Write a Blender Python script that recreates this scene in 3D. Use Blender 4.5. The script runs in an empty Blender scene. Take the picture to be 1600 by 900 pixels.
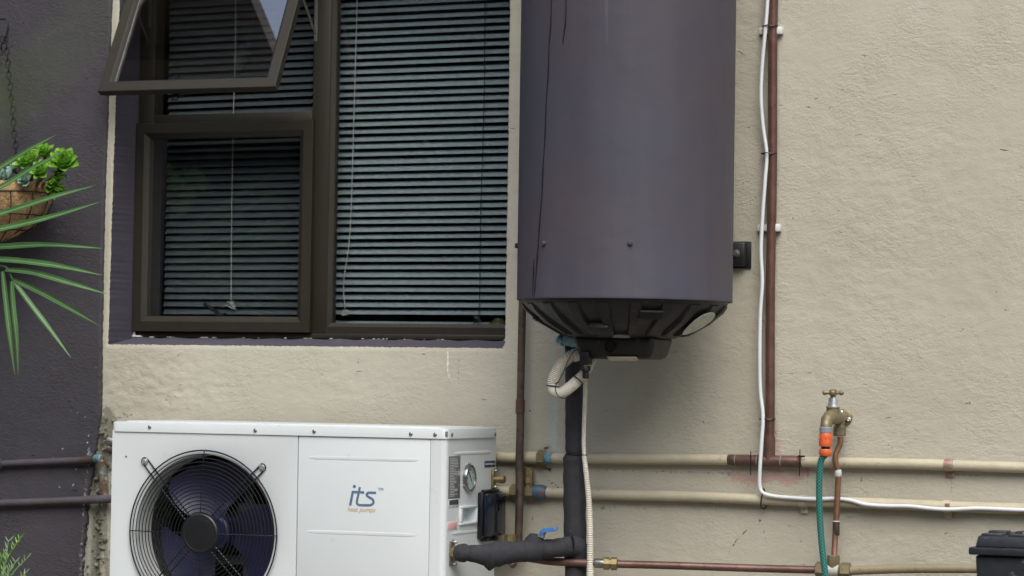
import bpy, bmesh, math, random
import numpy as np
from mathutils import Vector, Matrix
random.seed(7); np.random.seed(7)
scene = bpy.context.scene
COL = scene.collection

# ---------------------------------------------------------------- camera, sky, sun, exposure
cam_d = bpy.data.cameras.new('camera'); cam = bpy.data.objects.new('camera', cam_d); COL.objects.link(cam)
cam_d.sensor_width = 36.0; cam_d.lens = 101.2500; cam_d.clip_end = 500; cam_d.clip_start = .05
_m = Matrix(((0.927266, -0.001488, 0.374401), (0.374103, -0.036356, -0.926674), (0.014991, 0.999338, -0.033155))).to_4x4(); _m.translation = (2.4819, -7.2192, 0.8500); cam.matrix_world = _m
cam_d.dof.use_dof = True; cam_d.dof.focus_distance = 7.55; cam_d.dof.aperture_fstop = 5.6
scene.camera = cam
SUN_EL, SUN_AZ = math.radians(50), math.radians(152)      # azimuth clockwise from +Y
world = bpy.data.worlds.new('World'); scene.world = world; world.use_nodes = True
wn = world.node_tree; sky = wn.nodes.new('ShaderNodeTexSky'); sky.sky_type = 'NISHITA'; sky.sun_disc = False
sky.sun_elevation = SUN_EL; sky.sun_rotation = SUN_AZ; sky.air_density = 1.0; sky.dust_density = 4.0; sky.ozone_density = 1.0
wn.links.new(sky.outputs[0], wn.nodes['Background'].inputs[0]); wn.nodes['Background'].inputs[1].default_value = .105
sd = bpy.data.lights.new('sun', 'SUN'); sd.energy = 1.9; sd.angle = math.radians(50); sd.color = (1, .985, .95)
so = bpy.data.objects.new('sun', sd); COL.objects.link(so)
so.rotation_euler = Vector((math.sin(SUN_AZ)*math.cos(SUN_EL), math.cos(SUN_AZ)*math.cos(SUN_EL), math.sin(SUN_EL))).to_track_quat('Z', 'Y').to_euler()
so.location = (-2, -9, 9)
vs = scene.view_settings; vs.view_transform = 'Standard'; vs.look = 'None'; vs.exposure = 0.62; vs.gamma = 1
scene.render.engine = 'CYCLES'
scene.cycles.transparent_max_bounces = 24; scene.cycles.max_bounces = 10

# ---------------------------------------------------------------- materials
def lin(h):
    h = h.lstrip('#'); o = []
    for i in (0, 2, 4):
        c = int(h[i:i+2], 16)/255; o.append(c/12.92 if c <= .04045 else ((c+.055)/1.055)**2.4)
    return tuple(o)
class NT:
    def __init__(s, name):
        s.m = bpy.data.materials.new(name); s.m.use_nodes = True; s.t = s.m.node_tree
        s.b = s.t.nodes['Principled BSDF']; s.out = s.t.nodes['Material Output']
        s.pos = s.n('ShaderNodeNewGeometry').outputs['Position']
    def n(s, t, **k):
        x = s.t.nodes.new(t)
        for a, v in k.items(): setattr(x, a, v)
        return x
    def put(s, sock, v):
        if hasattr(v, 'is_linked'): s.t.links.new(v, sock)
        elif isinstance(v, (tuple, list)) and len(v) == 3 and len(sock.default_value) == 4: sock.default_value = (*v, 1)
        else: sock.default_value = v
    def mapping(s, vec, scale=(1, 1, 1), rot=(0, 0, 0)):
        x = s.n('ShaderNodeMapping'); s.put(x.inputs[0], vec); x.inputs['Scale'].default_value = scale; x.inputs['Rotation'].default_value = rot
        return x.outputs[0]
    def noise(s, scale, vec=None, detail=4, rough=.55, dist=0):
        x = s.n('ShaderNodeTexNoise'); s.put(x.inputs['Vector'], vec or s.pos)
        x.inputs['Scale'].default_value = scale; x.inputs['Detail'].default_value = detail; x.inputs['Roughness'].default_value = rough; x.inputs['Distortion'].default_value = dist
        return x.outputs[0]
    def ramp(s, v, a, b):
        x = s.n('ShaderNodeMapRange', clamp=True); s.put(x.inputs[0], v); x.inputs[1].default_value = a; x.inputs[2].default_value = b
        return x.outputs[0]
    def math(s, op, a, b=0.0, c=0.0):
        x = s.n('ShaderNodeMath', operation=op); s.put(x.inputs[0], a); s.put(x.inputs[1], b); s.put(x.inputs[2], c); return x.outputs[0]
    def mix(s, f, a, b):
        x = s.n('ShaderNodeMix', data_type='RGBA'); s.put(x.inputs[0], f); s.put(x.inputs[6], a); s.put(x.inputs[7], b); return x.outputs[2]
    def bump(s, h, dist, strength=1.0, prev=None):
        x = s.n('ShaderNodeBump'); s.put(x.inputs['Height'], h); x.inputs['Distance'].default_value = dist; x.inputs['Strength'].default_value = strength
        if prev: s.put(x.inputs['Normal'], prev)
        return x.outputs[0]
    def fin(s, col=None, rough=None, metal=None, nrm=None, spec=None):
        if col is not None: s.put(s.b.inputs['Base Color'], col)
        if rough is not None: s.put(s.b.inputs['Roughness'], rough)
        if metal is not None: s.put(s.b.inputs['Metallic'], metal)
        if nrm is not None: s.put(s.b.inputs['Normal'], nrm)
        if spec is not None: s.put(s.b.inputs['Specular IOR Level'], spec)
        return s.m
def dk(c, k): return tuple(min(1, x*k) for x in c)
def mat(name, base, rough=.5, metal=0, var=.12, vs=9, bump=0, bs=70, dirt=None, spec=None, rv=.12):
    """procedural surface: colour mottling, roughness variation, fine relief and optional dirt patches (colour, amount 0..1, scale)"""
    if isinstance(base, str): base = lin(base)
    t = NT(name)
    n = t.ramp(t.noise(vs), .3, .7)
    col = t.mix(n, dk(base, 1-var), dk(base, 1+var))
    r = t.math('ADD', t.math('MULTIPLY', t.ramp(t.noise(vs*3.1), .3, .7), rv), rough-rv/2)
    if dirt:
        dc, amt, ds = dirt
        dn = t.ramp(t.noise(ds, detail=8, rough=.65), .72-amt*.45, .80-amt*.35)
        col = t.mix(dn, col, lin(dc) if isinstance(dc, str) else dc)
        r = t.math('MAXIMUM', r, t.math('MULTIPLY', dn, .75))
    nr = t.bump(t.noise(bs, detail=6), bump) if bump else None
    return t.fin(col, r, metal, nr, spec)
M = {}
M['frame'] = mat('bronze_aluminium', '#221f16', .5, 0, .06, 30, .0002, 400, ('#3a382e', .12, 60))
M['gasket'] = mat('rubber_gasket', '#16181b', .5)
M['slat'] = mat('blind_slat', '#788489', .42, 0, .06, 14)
M['slatdim'] = mat('shaded_slat', '#444c50', .42, 0, .06, 14)  # same slats as above, with the left blind's shade put into the colour
M['cord'] = mat('blind_cord', '#a8aca8', .8)
M['blackmetal'] = mat('black_steel', '#141619', .45, 0, .2, 40, dirt=('#3b3a38', .15, 80))
M['grille'] = mat('grille_wire', '#15171a', .4, 0, .15, 60)
M['acwhite'] = mat('white_powder_coat', '#c8d0d2', .36, 0, .025, 4, .0012, 3, ('#bcc1bd', .16, 11))
M['acshroud'] = mat('galvanised_shroud', '#c9cecb', .45, 0, .06, 12, dirt=('#9a9a90', .2, 30))
M['mount'] = mat('dull_galvanised', '#63676a', .5, .3, .15, 30)
M['blade'] = mat('fan_blade', '#20254a', .42, 0, .1, 20, dirt=('#33364f', .25, 40))
M['dark'] = mat('dark_interior', '#0d0e10', .8, 0, .2, 20)
M['screw'] = mat('zinc_screw', '#8b8984', .38, .8, .2, 200, dirt=('#3a322a', .35, 260))
M['brass'] = mat('tarnished_brass', '#7f7350', .48, .55, .22, 60, .0004, 200, ('#5e5640', .35, 70))
M['tapbrass'] = mat('aged_brass', '#7d735a', .5, .45, .15, 60, .0006, 160, ('#5d5644', .35, 60))
M['chrome'] = mat('dull_chrome', '#c4c8cc', .3, .75, .1, 60, dirt=('#9c9c98', .3, 90))
M['blacklag'] = mat('foam_lagging', '#2b2c31', .85, 0, .2, 30, .0014, 240, ('#5a5a5c', .16, 55))
M['conduit'] = mat('cream_conduit', '#d0cdbf', .5, 0, .1, 20, dirt=('#96917d', .3, 45))
M['tie'] = mat('black_cable_tie', '#0e0f10', .4)
M['cable'] = mat('white_cable', '#d0d5d9', .35, 0, .04, 20, dirt=('#c2c2ba', .2, 40))
M['clip'] = mat('white_plastic_clip', '#cfd2cf', .45, 0, .05, 30)
M['orange'] = mat('orange_plastic', '#cf5f33', .45, 0, .09, 60, dirt=('#a5563a', .25, 90))
M['greyplastic'] = mat('grey_plastic', '#7c8288', .45, 0, .06, 50)
M['boxplastic'] = mat('black_tool_plastic', '#22262c', .42, 0, .2, 40, .0003, 220, ('#5b636b', .22, 45))
M['capplastic'] = mat('black_cap_plastic', '#16171a', .5, 0, .2, 20, .0004, 120, ('#494742', .18, 40))
M['teal'] = mat('teal_tape', '#4f7783', .6, 0, .4, 60, .0008, 140, ('#8aa3a4', .5, 70))
M['bluedome'] = mat('blue_painted_nut', '#35596b', .5, 0, .2, 60, .0006, 200, ('#7d4a48', .42, 35))
M['bluehandle'] = mat('blue_valve_lever', '#3f76b8', .4, 0, .08, 60, dirt=('#b8c4cc', .2, 90))
M['coir'] = mat('coconut_fibre', '#a3875f', .95, 0, .35, 70, .006, 150, ('#75603f', .38, 90))
M['concrete'] = mat('concrete', '#7d7b73', .9, 0, .2, 12, .003, 60, ('#55544c', .3, 20))
M['paving'] = mat('paving', '#6c665c', .9, 0, .2, 6, .003, 60, ('#4d483f', .3, 9))
M['timber'] = mat('dark_timber', '#332b25', .8, 0, .25, 8, .002, 60)
M['room'] = mat('room_wall', '#8a877f', .9, 0, .05, 2)
M['sticker'] = mat('weathered_sticker', '#b9bdb4', .5, 0, .1, 40, dirt=('#6d7c94', .36, 42))
M['paperlabel'] = mat('paper_label', '#c4c3b4', .6, 0, .08, 60)
M['speclabel'] = mat('grey_spec_label', '#66696c', .35, 0, .06, 90)
M['speclines'] = mat('spec_print', '#b9bcbd', .5)
M['navyprint'] = mat('navy_print', '#33405a', .45)
M['logoblue'] = mat('logo_blue', '#566b88', .45, 0, .03)
M['logotan'] = mat('logo_tan', '#b3926a', .5, 0, .03)
M['pinklabel'] = mat('pink_label', '#d9a5a8', .5, 0, .06, 100)
M['bezel'] = mat('steel_bezel', '#83878a', .25, .85, .1, 60)
M['dial'] = mat('gauge_dial', '#9fb2ab', .3, 0, .03)
M['ctrl'] = mat('controller_cover', '#161d2c', .16, 0, .1, 30)
M['ctrlbody'] = mat('controller_body', '#12141a', .35)
M['screen'] = mat('controller_screen', '#080a12', .1)
M['vase'] = mat('olive_glaze', '#3d4228', .3, 0, .2, 20)
M['succulent'] = mat('succulent_leaf', '#669a30', .45, 0, .4, 45, dirt=('#a3c04e', .35, 60))
M['succulent2'] = mat('pale_succulent_leaf', '#7d9c8c', .5, 0, .2, 45)
M['hedge'] = mat('hedge_leaf', '#27321f', .5, 0, .5, 1.5)
M['sprig'] = mat('grey_green_sprig', '#7b9a6c', .5, 0, .25, 60)
M['stem'] = mat('brown_stem', '#5d4d33', .8, 0, .2, 40)
M['soil'] = mat('soil', '#2c241a', .95, 0, .3, 60, .004, 90)
M['putty'] = mat('white_putty', '#c9ccc8', .7, 0, .1, 90, .001, 200)

def copper(name, base, dirtc, amt, green=.2):
    t = NT(name)
    c = t.mix(t.ramp(t.noise(22, detail=8), .3, .7), dk(lin(base), .72), dk(lin(base), 1.25))
    c = t.mix(t.ramp(t.noise(46, detail=8, rough=.7), .70-amt*.4, .76-amt*.3), c, lin(dirtc))
    g = t.ramp(t.noise(38, t.mapping(t.pos, rot=(1, .4, 2)), detail=7, rough=.7), .74-green*.4, .80-green*.3)
    c = t.mix(g, c, lin('#8fa79c'))
    return t.fin(c, t.math('ADD', t.math('MULTIPLY', t.noise(60), .3), .32), t.math('SUBTRACT', .5, t.math('MULTIPLY', g, .5)), t.bump(t.noise(160), .0004))
M['copper'] = copper('weathered_copper', '#68504a', '#5b4038', .4, .2)
M['copperbright'] = copper('handled_copper', '#87644f', '#6b4a3c', .3, .28)
M['browncopper'] = copper('brown_copper', '#62483f', '#523f38', .4, .02)
M['greycopper'] = copper('grey_brown_copper', '#5a4f47', '#453e39', .5, .12)

def plaster(name, base, hi, lo, bumpk=1.0, edge=None):
    """trowelled, painted cement plaster; the stain attribute holds marks with their own shape"""
    t = NT(name)
    big = t.ramp(t.noise(1.9, t.mapping(t.pos, (1, 1, .7)), detail=8, rough=.68), .34, .66)
    mid = t.ramp(t.noise(14, detail=6, rough=.65), .32, .7)
    c = t.mix(big, lin(lo), lin(hi)); c = t.mix(t.math('MULTIPLY', mid, .5), c, lin(base))
    at = t.n('ShaderNodeAttribute', attribute_name='stain')
    br = t.noise(95, detail=7, rough=.7)
    a = t.math('ADD', at.outputs['Alpha'], t.math('MULTIPLY', t.math('SUBTRACT', br, .5), 1.5))
    a = t.math('MULTIPLY', t.ramp(a, .38, .62), t.ramp(at.outputs['Alpha'], .02, .12))
    # relief: sand grain, trowel drag, sparse gouges
    warp = t.n('ShaderNodeVectorMath', operation='ADD')
    nz = t.n('ShaderNodeTexNoise'); t.put(nz.inputs['Vector'], t.pos); nz.inputs['Scale'].default_value = 2.2; nz.inputs['Detail'].default_value = 2
    sc = t.n('ShaderNodeVectorMath', operation='SCALE'); t.put(sc.inputs[0], nz.outputs['Color']); sc.inputs['Scale'].default_value = .10
    t.put(warp.inputs[0], t.pos); t.put(warp.inputs[1], sc.outputs[0])
    grain = t.noise(230, detail=3, rough=.6)
    drag = t.noise(95, t.mapping(warp.outputs[0], (.75, 1, 1.3), (0, .55, 0)), detail=6, rough=.68)
    patch = t.ramp(t.noise(4.2, detail=3), .38, .66)
    crease = t.noise(52, t.mapping(warp.outputs[0], (.55, 1, 1.6), (0, -.6, 0)), detail=4, rough=.55, dist=.5)
    gouge = t.math('MULTIPLY', t.ramp(crease, .70, .77), -1.0)
    wave = t.noise(9, detail=2)
    nrm = t.bump(wave, .008*bumpk, .5)
    nrm = t.bump(t.math('MULTIPLY', drag, t.math('ADD', patch, .35)), .0032*bumpk, .8, nrm)
    nrm = t.bump(gouge, .0040*bumpk, 1.0, nrm)
    nrm = t.bump(grain, .0010*bumpk, .8, nrm)
    c = t.mix(t.math('MULTIPLY', t.ramp(crease, .72, .78), .5), c, dk(lin(lo), .55))
    c = t.mix(a, c, at.outputs['Color'])
    return t.fin(c, t.math('ADD', t.math('MULTIPLY', mid, .15), .62), 0, nrm, .3)
M['beige'] = plaster('beige_painted_plaster', '#adaa9b', '#b4b1a4', '#a6a393')
M['darkwall'] = plaster('aubergine_painted_plaster', '#413f45', '#46444a', '#3b393f', 1.4)
M['reveal'] = plaster('aubergine_painted_reveal', '#4a4853', '#4e4c58', '#45434c', .45)
M['beigepipe'] = mat('beige_painted_pipe', '#b0a993', .5, 0, .1, 16, .0012, 90, ('#8c8268', .26, 34))
M['olivepipe'] = mat('drab_painted_pipe', '#857b62', .5, 0, .12, 16, .0012, 90, ('#665c46', .3, 34))
M['darkpipe'] = mat('dark_painted_pipe', '#4b464c', .6, 0, .15, 20, .0008, 130, ('#77706e', .2, 60))

def jacket():
    t = NT('aubergine_boiler_paint')
    sv = t.mapping(t.pos, (1, 1, .12))
    c = t.mix(t.ramp(t.noise(9, sv, detail=5), .3, .7), lin('#393a46'), lin('#444652'))
    c = t.mix(t.ramp(t.noise(1.7, detail=3), .35, .7), c, lin('#483f45'))
    c = t.mix(t.ramp(t.noise(34, detail=8, rough=.7), .70, .80), c, lin('#5c5e6a'))
    c = t.mix(t.ramp(t.noise(120, t.mapping(t.pos, (1, 1, .3)), detail=2), .80, .83), c, lin('#8c90a0'))
    st = t.ramp(t.noise(16, t.mapping(t.pos, (1, 1, .05)), detail=4, rough=.6), .62, .80)
    c = t.mix(t.math('MULTIPLY', st, .35), c, lin('#6a6d7a'))
    c = t.mix(t.ramp(t.noise(22, t.mapping(t.pos, (1, 1, .8)), detail=9, rough=.75), .67, .74), c, lin('#5a5052'))
    n = t.bump(t.noise(5.0, detail=3), .010, .45); n = t.bump(t.noise(260, detail=3), .0004, .6, n)
    return t.fin(c, t.math('ADD', t.math('MULTIPLY', t.noise(11, sv), .2), .50), 0, n, .35)
M['jacket'] = jacket()
M['paintrun'] = mat('dark_drip', '#1f1b20', .35)

def glass(name, f0):
    t = NT(name); t.t.nodes.remove(t.b)
    tr = t.n('ShaderNodeBsdfTransparent'); tr.inputs[0].default_value = (.97, .985, .985, 1)
    gl = t.n('ShaderNodeBsdfGlossy'); gl.inputs['Roughness'].default_value = .0; gl.inputs[0].default_value = (1, 1, 1, 1)
    g = t.n('ShaderNodeNewGeometry'); dt = t.n('ShaderNodeVectorMath', operation='DOT_PRODUCT'); t.put(dt.inputs[0], g.outputs['Incoming']); t.put(dt.inputs[1], g.outputs['Normal'])
    k5 = t.math('POWER', t.math('SUBTRACT', 1.0, t.math('ABSOLUTE', dt.outputs['Value'])), 5.0); fr = t.math('ADD', f0, t.math('MULTIPLY', k5, 1-f0))
    ms = t.n('ShaderNodeMixShader'); t.put(ms.inputs[0], fr); t.put(ms.inputs[1], tr.outputs[0]); t.put(ms.inputs[2], gl.outputs[0])
    t.put(t.out.inputs[0], ms.outputs[0]); return t.m
M['glass'] = glass('window_glass', .085); M['sashglass'] = glass('coated_sash_glass', .29)
def leafmat(name, a, b, edge):
    t = NT(name); at = t.n('ShaderNodeAttribute', attribute_name='across')
    c = t.mix(t.ramp(t.noise(9, detail=6), .3, .7), lin(a), lin(b)); c = t.mix(t.ramp(t.noise(40, detail=6, rough=.7), .66, .74), c, lin('#8a7a4c'))
    c = t.mix(t.ramp(at.outputs['Fac'], .72, 1.0), c, lin(edge))
    t.fin(c, .42, 0); t.b.inputs['Subsurface Weight'].default_value = 0
    tl = t.n('ShaderNodeBsdfTranslucent'); t.put(tl.inputs[0], c); mx = t.n('ShaderNodeMixShader'); mx.inputs[0].default_value = .25
    t.put(mx.inputs[1], t.b.outputs[0]); t.put(mx.inputs[2], tl.outputs[0]); t.put(t.out.inputs[0], mx.outputs[0]); return t.m
M['palm'] = leafmat('palm_leaflet', '#3d6638', '#568049', '#87a672')
M['blurleaf'] = leafmat('grass_blade', '#6d8a3c', '#83a04c', '#9cb46a')
def hose():
    t = NT('braided_green_hose'); at = t.n('ShaderNodeAttribute', attribute_name='tuv'); sp = t.n('ShaderNodeSeparateXYZ'); t.put(sp.inputs[0], at.outputs['Vector'])
    u, v = sp.outputs[0], sp.outputs[1]
    k = 2*math.pi
    a = t.math('SINE', t.math('ADD', t.math('MULTIPLY', u, 5*k), t.math('MULTIPLY', v, 720)))
    b = t.math('SINE', t.math('SUBTRACT', t.math('MULTIPLY', u, 5*k), t.math('MULTIPLY', v, 720)))
    m = t.ramp(t.math('MAXIMUM', a, b), .55, .95)
    c = t.mix(m, lin('#124643'), lin('#3d877f'))
    return t.fin(c, .35, 0)
M['hose'] = hose()

# ---------------------------------------------------------------- geometry helpers
ORG = {}
class MB:
    def __init__(s): s.v = []; s.f = []; s.uv = []; s.ac = []
    def add(s, v, f, uv=None, ac=None):
        o = len(s.v); s.v += [tuple(p) for p in v]; s.f += [tuple(i+o for i in q) for q in f]
        s.uv += uv if uv else [(0, 0)]*len(v); s.ac += ac if ac else [0.0]*len(v); return s
    def box(s, c, d, bev=0.0, R=None, seg=2):
        v, f = rbox(tuple(round(x, 5) for x in d), bev, seg)
        R = R or Matrix.Identity(3)
        return s.add([Vector(c)+R @ Vector(p) for p in v], f)
    def span(s, a, b, bev=0.0):
        return s.box([(a[i]+b[i])/2 for i in range(3)], [abs(a[i]-b[i]) for i in range(3)], bev)
    def tube(s, path, r, n=14, caps=True, closed=False, squash=None):
        P_ = [Vector(p) for p in path]; N = len(P_)
        rr = r if isinstance(r, (list, tuple)) else [r]*N
        T = []
        for i in range(N):
            a = P_[(i-1) % N] if (closed or i > 0) else P_[i]; b = P_[(i+1) % N] if (closed or i < N-1) else P_[i]
            T.append((b-a).normalized())
        up = Vector((0, 0, 1)) if abs(T[0].z) < .9 else Vector((0, 1, 0))
        x = T[0].cross(up).normalized(); v = []; uv = []; L = 0
        for i in range(N):
            x = (x-T[i]*x.dot(T[i])).normalized(); y = T[i].cross(x)
            if i: L += (P_[i]-P_[i-1]).length
            for k in range(n):
                a = 2*math.pi*k/n
                v.append(P_[i]+(x*math.cos(a)+y*math.sin(a))*rr[i]); uv.append((k/n, L))
        f = []
        for i in range(N if closed else N-1):
            j = (i+1) % N
            for k in range(n): f.append((i*n+k, i*n+(k+1) % n, j*n+(k+1) % n, j*n+k))
        if caps and not closed:
            f.append(tuple(range(n-1, -1, -1))); f.append(tuple((N-1)*n+k for k in range(n)))
        return s.add(v, f, uv)
    def lathe(s, o, ax, prof, n=24, rot=0.0):
        ax = Vector(ax).normalized(); o = Vector(o)
        up = Vector((0, 0, 1)) if abs(ax.z) < .9 else Vector((0, -1, 0))
        x = ax.cross(up).normalized(); y = ax.cross(x); v = []; f = []
        for h, r in prof:
            for k in range(n):
                a = 2*math.pi*k/n+rot; v.append(o+ax*h+(x*math.cos(a)+y*math.sin(a))*max(r, 1e-5))
        for i in range(len(prof)-1):
            for k in range(n): f.append((i*n+k, (i+1)*n+k, (i+1)*n+(k+1) % n, i*n+(k+1) % n))
        f.append(tuple(range(n))); f.append(tuple((len(prof)-1)*n+k for k in range(n-1, -1, -1)))
        return s.add(v, f)
    def torus(s, o, ax, R_, r, n=40, m=8):
        ax = Vector(ax).normalized(); up = Vector((0, 0, 1)) if abs(ax.z) < .9 else Vector((0, -1, 0))
        x = ax.cross(up).normalized(); y = ax.cross(x)
        return s.tube([Vector(o)+(x*math.cos(2*math.pi*k/n)+y*math.sin(2*math.pi*k/n))*R_ for k in range(n)], r, m, closed=True)
    def mesh(s, name, mt, org, sharp=38):
        me = bpy.data.meshes.new(name); ox, oy, oz = org
        me.from_pydata([(x-ox, y-oy, z-oz) for x, y, z in s.v], [], s.f)
        if any(u != (0, 0) for u in s.uv):
            a = me.attributes.new('tuv', 'FLOAT_VECTOR', 'POINT'); a.data.foreach_set('vector', [c for u in s.uv for c in (u[0], u[1], 0)])
        if any(s.ac):
            a = me.attributes.new('across', 'FLOAT', 'POINT'); a.data.foreach_set('value', s.ac)
        me.polygons.foreach_set('use_smooth', [True]*len(me.polygons)); me.set_sharp_from_angle(angle=math.radians(sharp))
        me.materials.append(mt if not isinstance(mt, str) else M[mt]); return me
    def build(s, name, mt, parent=None, label=None, cat=None, group=None, sharp=38, org=None, fixn=True):
        a = np.array(s.v)
        if org is None: org = tuple((a.min(0)+a.max(0))/2)
        me = s.mesh(name, mt, org, sharp)
        if fixn:
            bm = bmesh.new(); bm.from_mesh(me); bmesh.ops.recalc_face_normals(bm, faces=bm.faces); bm.to_mesh(me); bm.free()
            me.set_sharp_from_angle(angle=math.radians(sharp))
        return link(name, me, org, parent, label, cat, group)
def link(name, me, org, parent=None, label=None, cat=None, group=None, rot=None, kind=None):
    o = bpy.data.objects.new(name, me); COL.objects.link(o); ORG[o.name] = Vector(org)
    o.location = Vector(org)-(ORG[parent.name] if parent else Vector())
    if parent: o.parent = parent
    if rot is not None: o.rotation_euler = rot
    tag(o, label, cat, group, kind); return o
def tag(o, label=None, cat=None, group=None, kind=None):
    for k, v in (('label', label), ('category', cat), ('group', group), ('kind', kind)):
        if v: o[k] = v
    return o
def thing(name, loc, label=None, cat=None, group=None, parent=None):
    o = bpy.data.objects.new(name, None); COL.objects.link(o); ORG[o.name] = Vector(loc); o.empty_display_size = .05
    o.location = Vector(loc)-(ORG[parent.name] if parent else Vector())
    if parent: o.parent = parent
    return tag(o, label, cat, group)
_rb = {}
def rbox(d, bev, seg=2):
    k = (d, bev, seg)
    if k not in _rb:
        bm = bmesh.new(); bmesh.ops.create_cube(bm, size=1); bmesh.ops.scale(bm, vec=d, verts=bm.verts)
        if bev > 0: bmesh.ops.bevel(bm, geom=bm.edges[:], offset=min(bev, min(d)*.49), segments=seg, profile=.5, affect='EDGES')
        bm.verts.index_update(); _rb[k] = ([v.co.copy() for v in bm.verts], [tuple(v.index for v in f.verts) for f in bm.faces]); bm.free()
    return _rb[k]
def cr(pts, n=8, closed=False):
    """Catmull-Rom through the points"""
    p = [Vector(q) for q in pts]; out = []; N = len(p)
    for i in range(N if closed else N-1):
        a, b, c, d = (p[(i-1) % N] if closed or i else p[0]*2-p[1]), p[i], p[(i+1) % N], (p[(i+2) % N] if closed or i+2 < N else p[-1]*2-p[-2])
        for k in range(n):
            t = k/n
            out.append(.5*((2*b)+(c-a)*t+(2*a-5*b+4*c-d)*t*t+(3*b-a-3*c+d)*t**3))
    if not closed: out.append(p[-1])
    return out
def lerp(a, b, t): return Vector(a)*(1-t)+Vector(b)*t
def corrug(path, r0, r1, pitch=.0036, amp=.12):
    """resample a path and ripple its radius as corrugated conduit does"""
    p = [Vector(q) for q in path]; cum = [0]
    for a, b in zip(p, p[1:]): cum.append(cum[-1]+(b-a).length)
    L = cum[-1]; n = int(L/pitch)*2; out = []; rr = []; j = 0
    for i in range(n+1):
        s = L*i/n
        while j < len(p)-2 and cum[j+1] < s: j += 1
        out.append(p[j].lerp(p[j+1], (s-cum[j])/max(cum[j+1]-cum[j], 1e-9))); r = r0+(r1-r0)*i/n
        rr.append(r*(1+amp*(.5 if i % 2 else -.5)))
    return out, rr
def text_mesh(s, width, origin, u, v, mt, name, parent, shear=0.0, lift=(0, 0, 0), sx=None):
    cu = bpy.data.curves.new('t', 'FONT'); cu.body = s; cu.shear = shear; cu.extrude = .002; cu.resolution_u = 3
    o = bpy.data.objects.new('t', cu); COL.objects.link(o); dg = bpy.context.evaluated_depsgraph_get(); dg.update()
    me = bpy.data.meshes.new_from_object(o.evaluated_get(dg)); bpy.data.objects.remove(o)
    a = np.array([p.co[:] for p in me.vertices]); k = width/(a[:, 0].max()-a[:, 0].min()); x0 = a[:, 0].min()
    u, v = Vector(u), Vector(v); w = u.cross(v); ky = sx or k
    mb = MB(); mb.add([Vector(origin)+u*((p[0]-x0)*k)+v*(p[1]*ky)+w*(p[2]*.15) for p in a], [tuple(f.vertices) for f in me.polygons])
    bpy.data.meshes.remove(me)
    return mb.build(name, mt, parent)

# ---------------------------------------------------------------- ground and surroundings
mb = MB(); mb.add([(-40, -60, 0), (40, -60, 0), (40, 30, 0), (-40, 30, 0)], [(0, 1, 2, 3)])
tag(mb.build('ground', 'paving'), kind='structure')

def stain_attr(me, xz, stains):
    """marks on plaster: each is a polyline with half width, colour and strength"""
    N = len(xz); rgb = np.zeros((N, 3)); al = np.zeros(N)
    for pts, w, col, a in stains:
        col = np.array(lin(col)); pts = [(p[0], p[2]) for p in pts]
        if len(pts) == 1: pts = pts*2
        d = np.full(N, 9.0); p0 = np.array(pts)
        sel = np.where((xz[:, 0] > p0[:, 0].min()-w) & (xz[:, 0] < p0[:, 0].max()+w) & (xz[:, 1] > p0[:, 1].min()-w) & (xz[:, 1] < p0[:, 1].max()+w))[0]
        if not len(sel): continue
        q = xz[sel]; dd = np.full(len(sel), 9.0)
        for A, B in zip(pts, pts[1:]):
            A = np.array(A); B = np.array(B); ab = B-A; t = np.clip(((q-A) @ ab)/max(ab @ ab, 1e-12), 0, 1)
            dd = np.minimum(dd, np.linalg.norm(q-(A+t[:, None]*ab), axis=1))
        k = np.clip(1-dd/w, 0, 1)*a
        out = k+al[sel]*(1-k); ok = out > 1e-6
        rgb[sel[ok]] = (col*k[ok, None]+rgb[sel[ok]]*(al[sel[ok]]*(1-k[ok]))[:, None])/out[ok, None]; al[sel] = out
    c = np.concatenate([rgb, al[:, None]], 1).astype(np.float32)
    at = me.attributes.new('stain', 'FLOAT_COLOR', 'POINT'); at.data.foreach_set('color', c.ravel())

# opening of the window in the beige wall
OX0, OX1, OZ0, OZ1 = (-1.6821, 0.0000, 0.9468)[0], (-0.4540, 0.0000, 1.0216)[0], (-1.0666, -0.0000, 0.9450)[2], 2.16
YF = .150                                # face of the fixed frame inside the reveal
SILL_IN = (-1.3861, 0.1500, 0.9687)[2]

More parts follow.
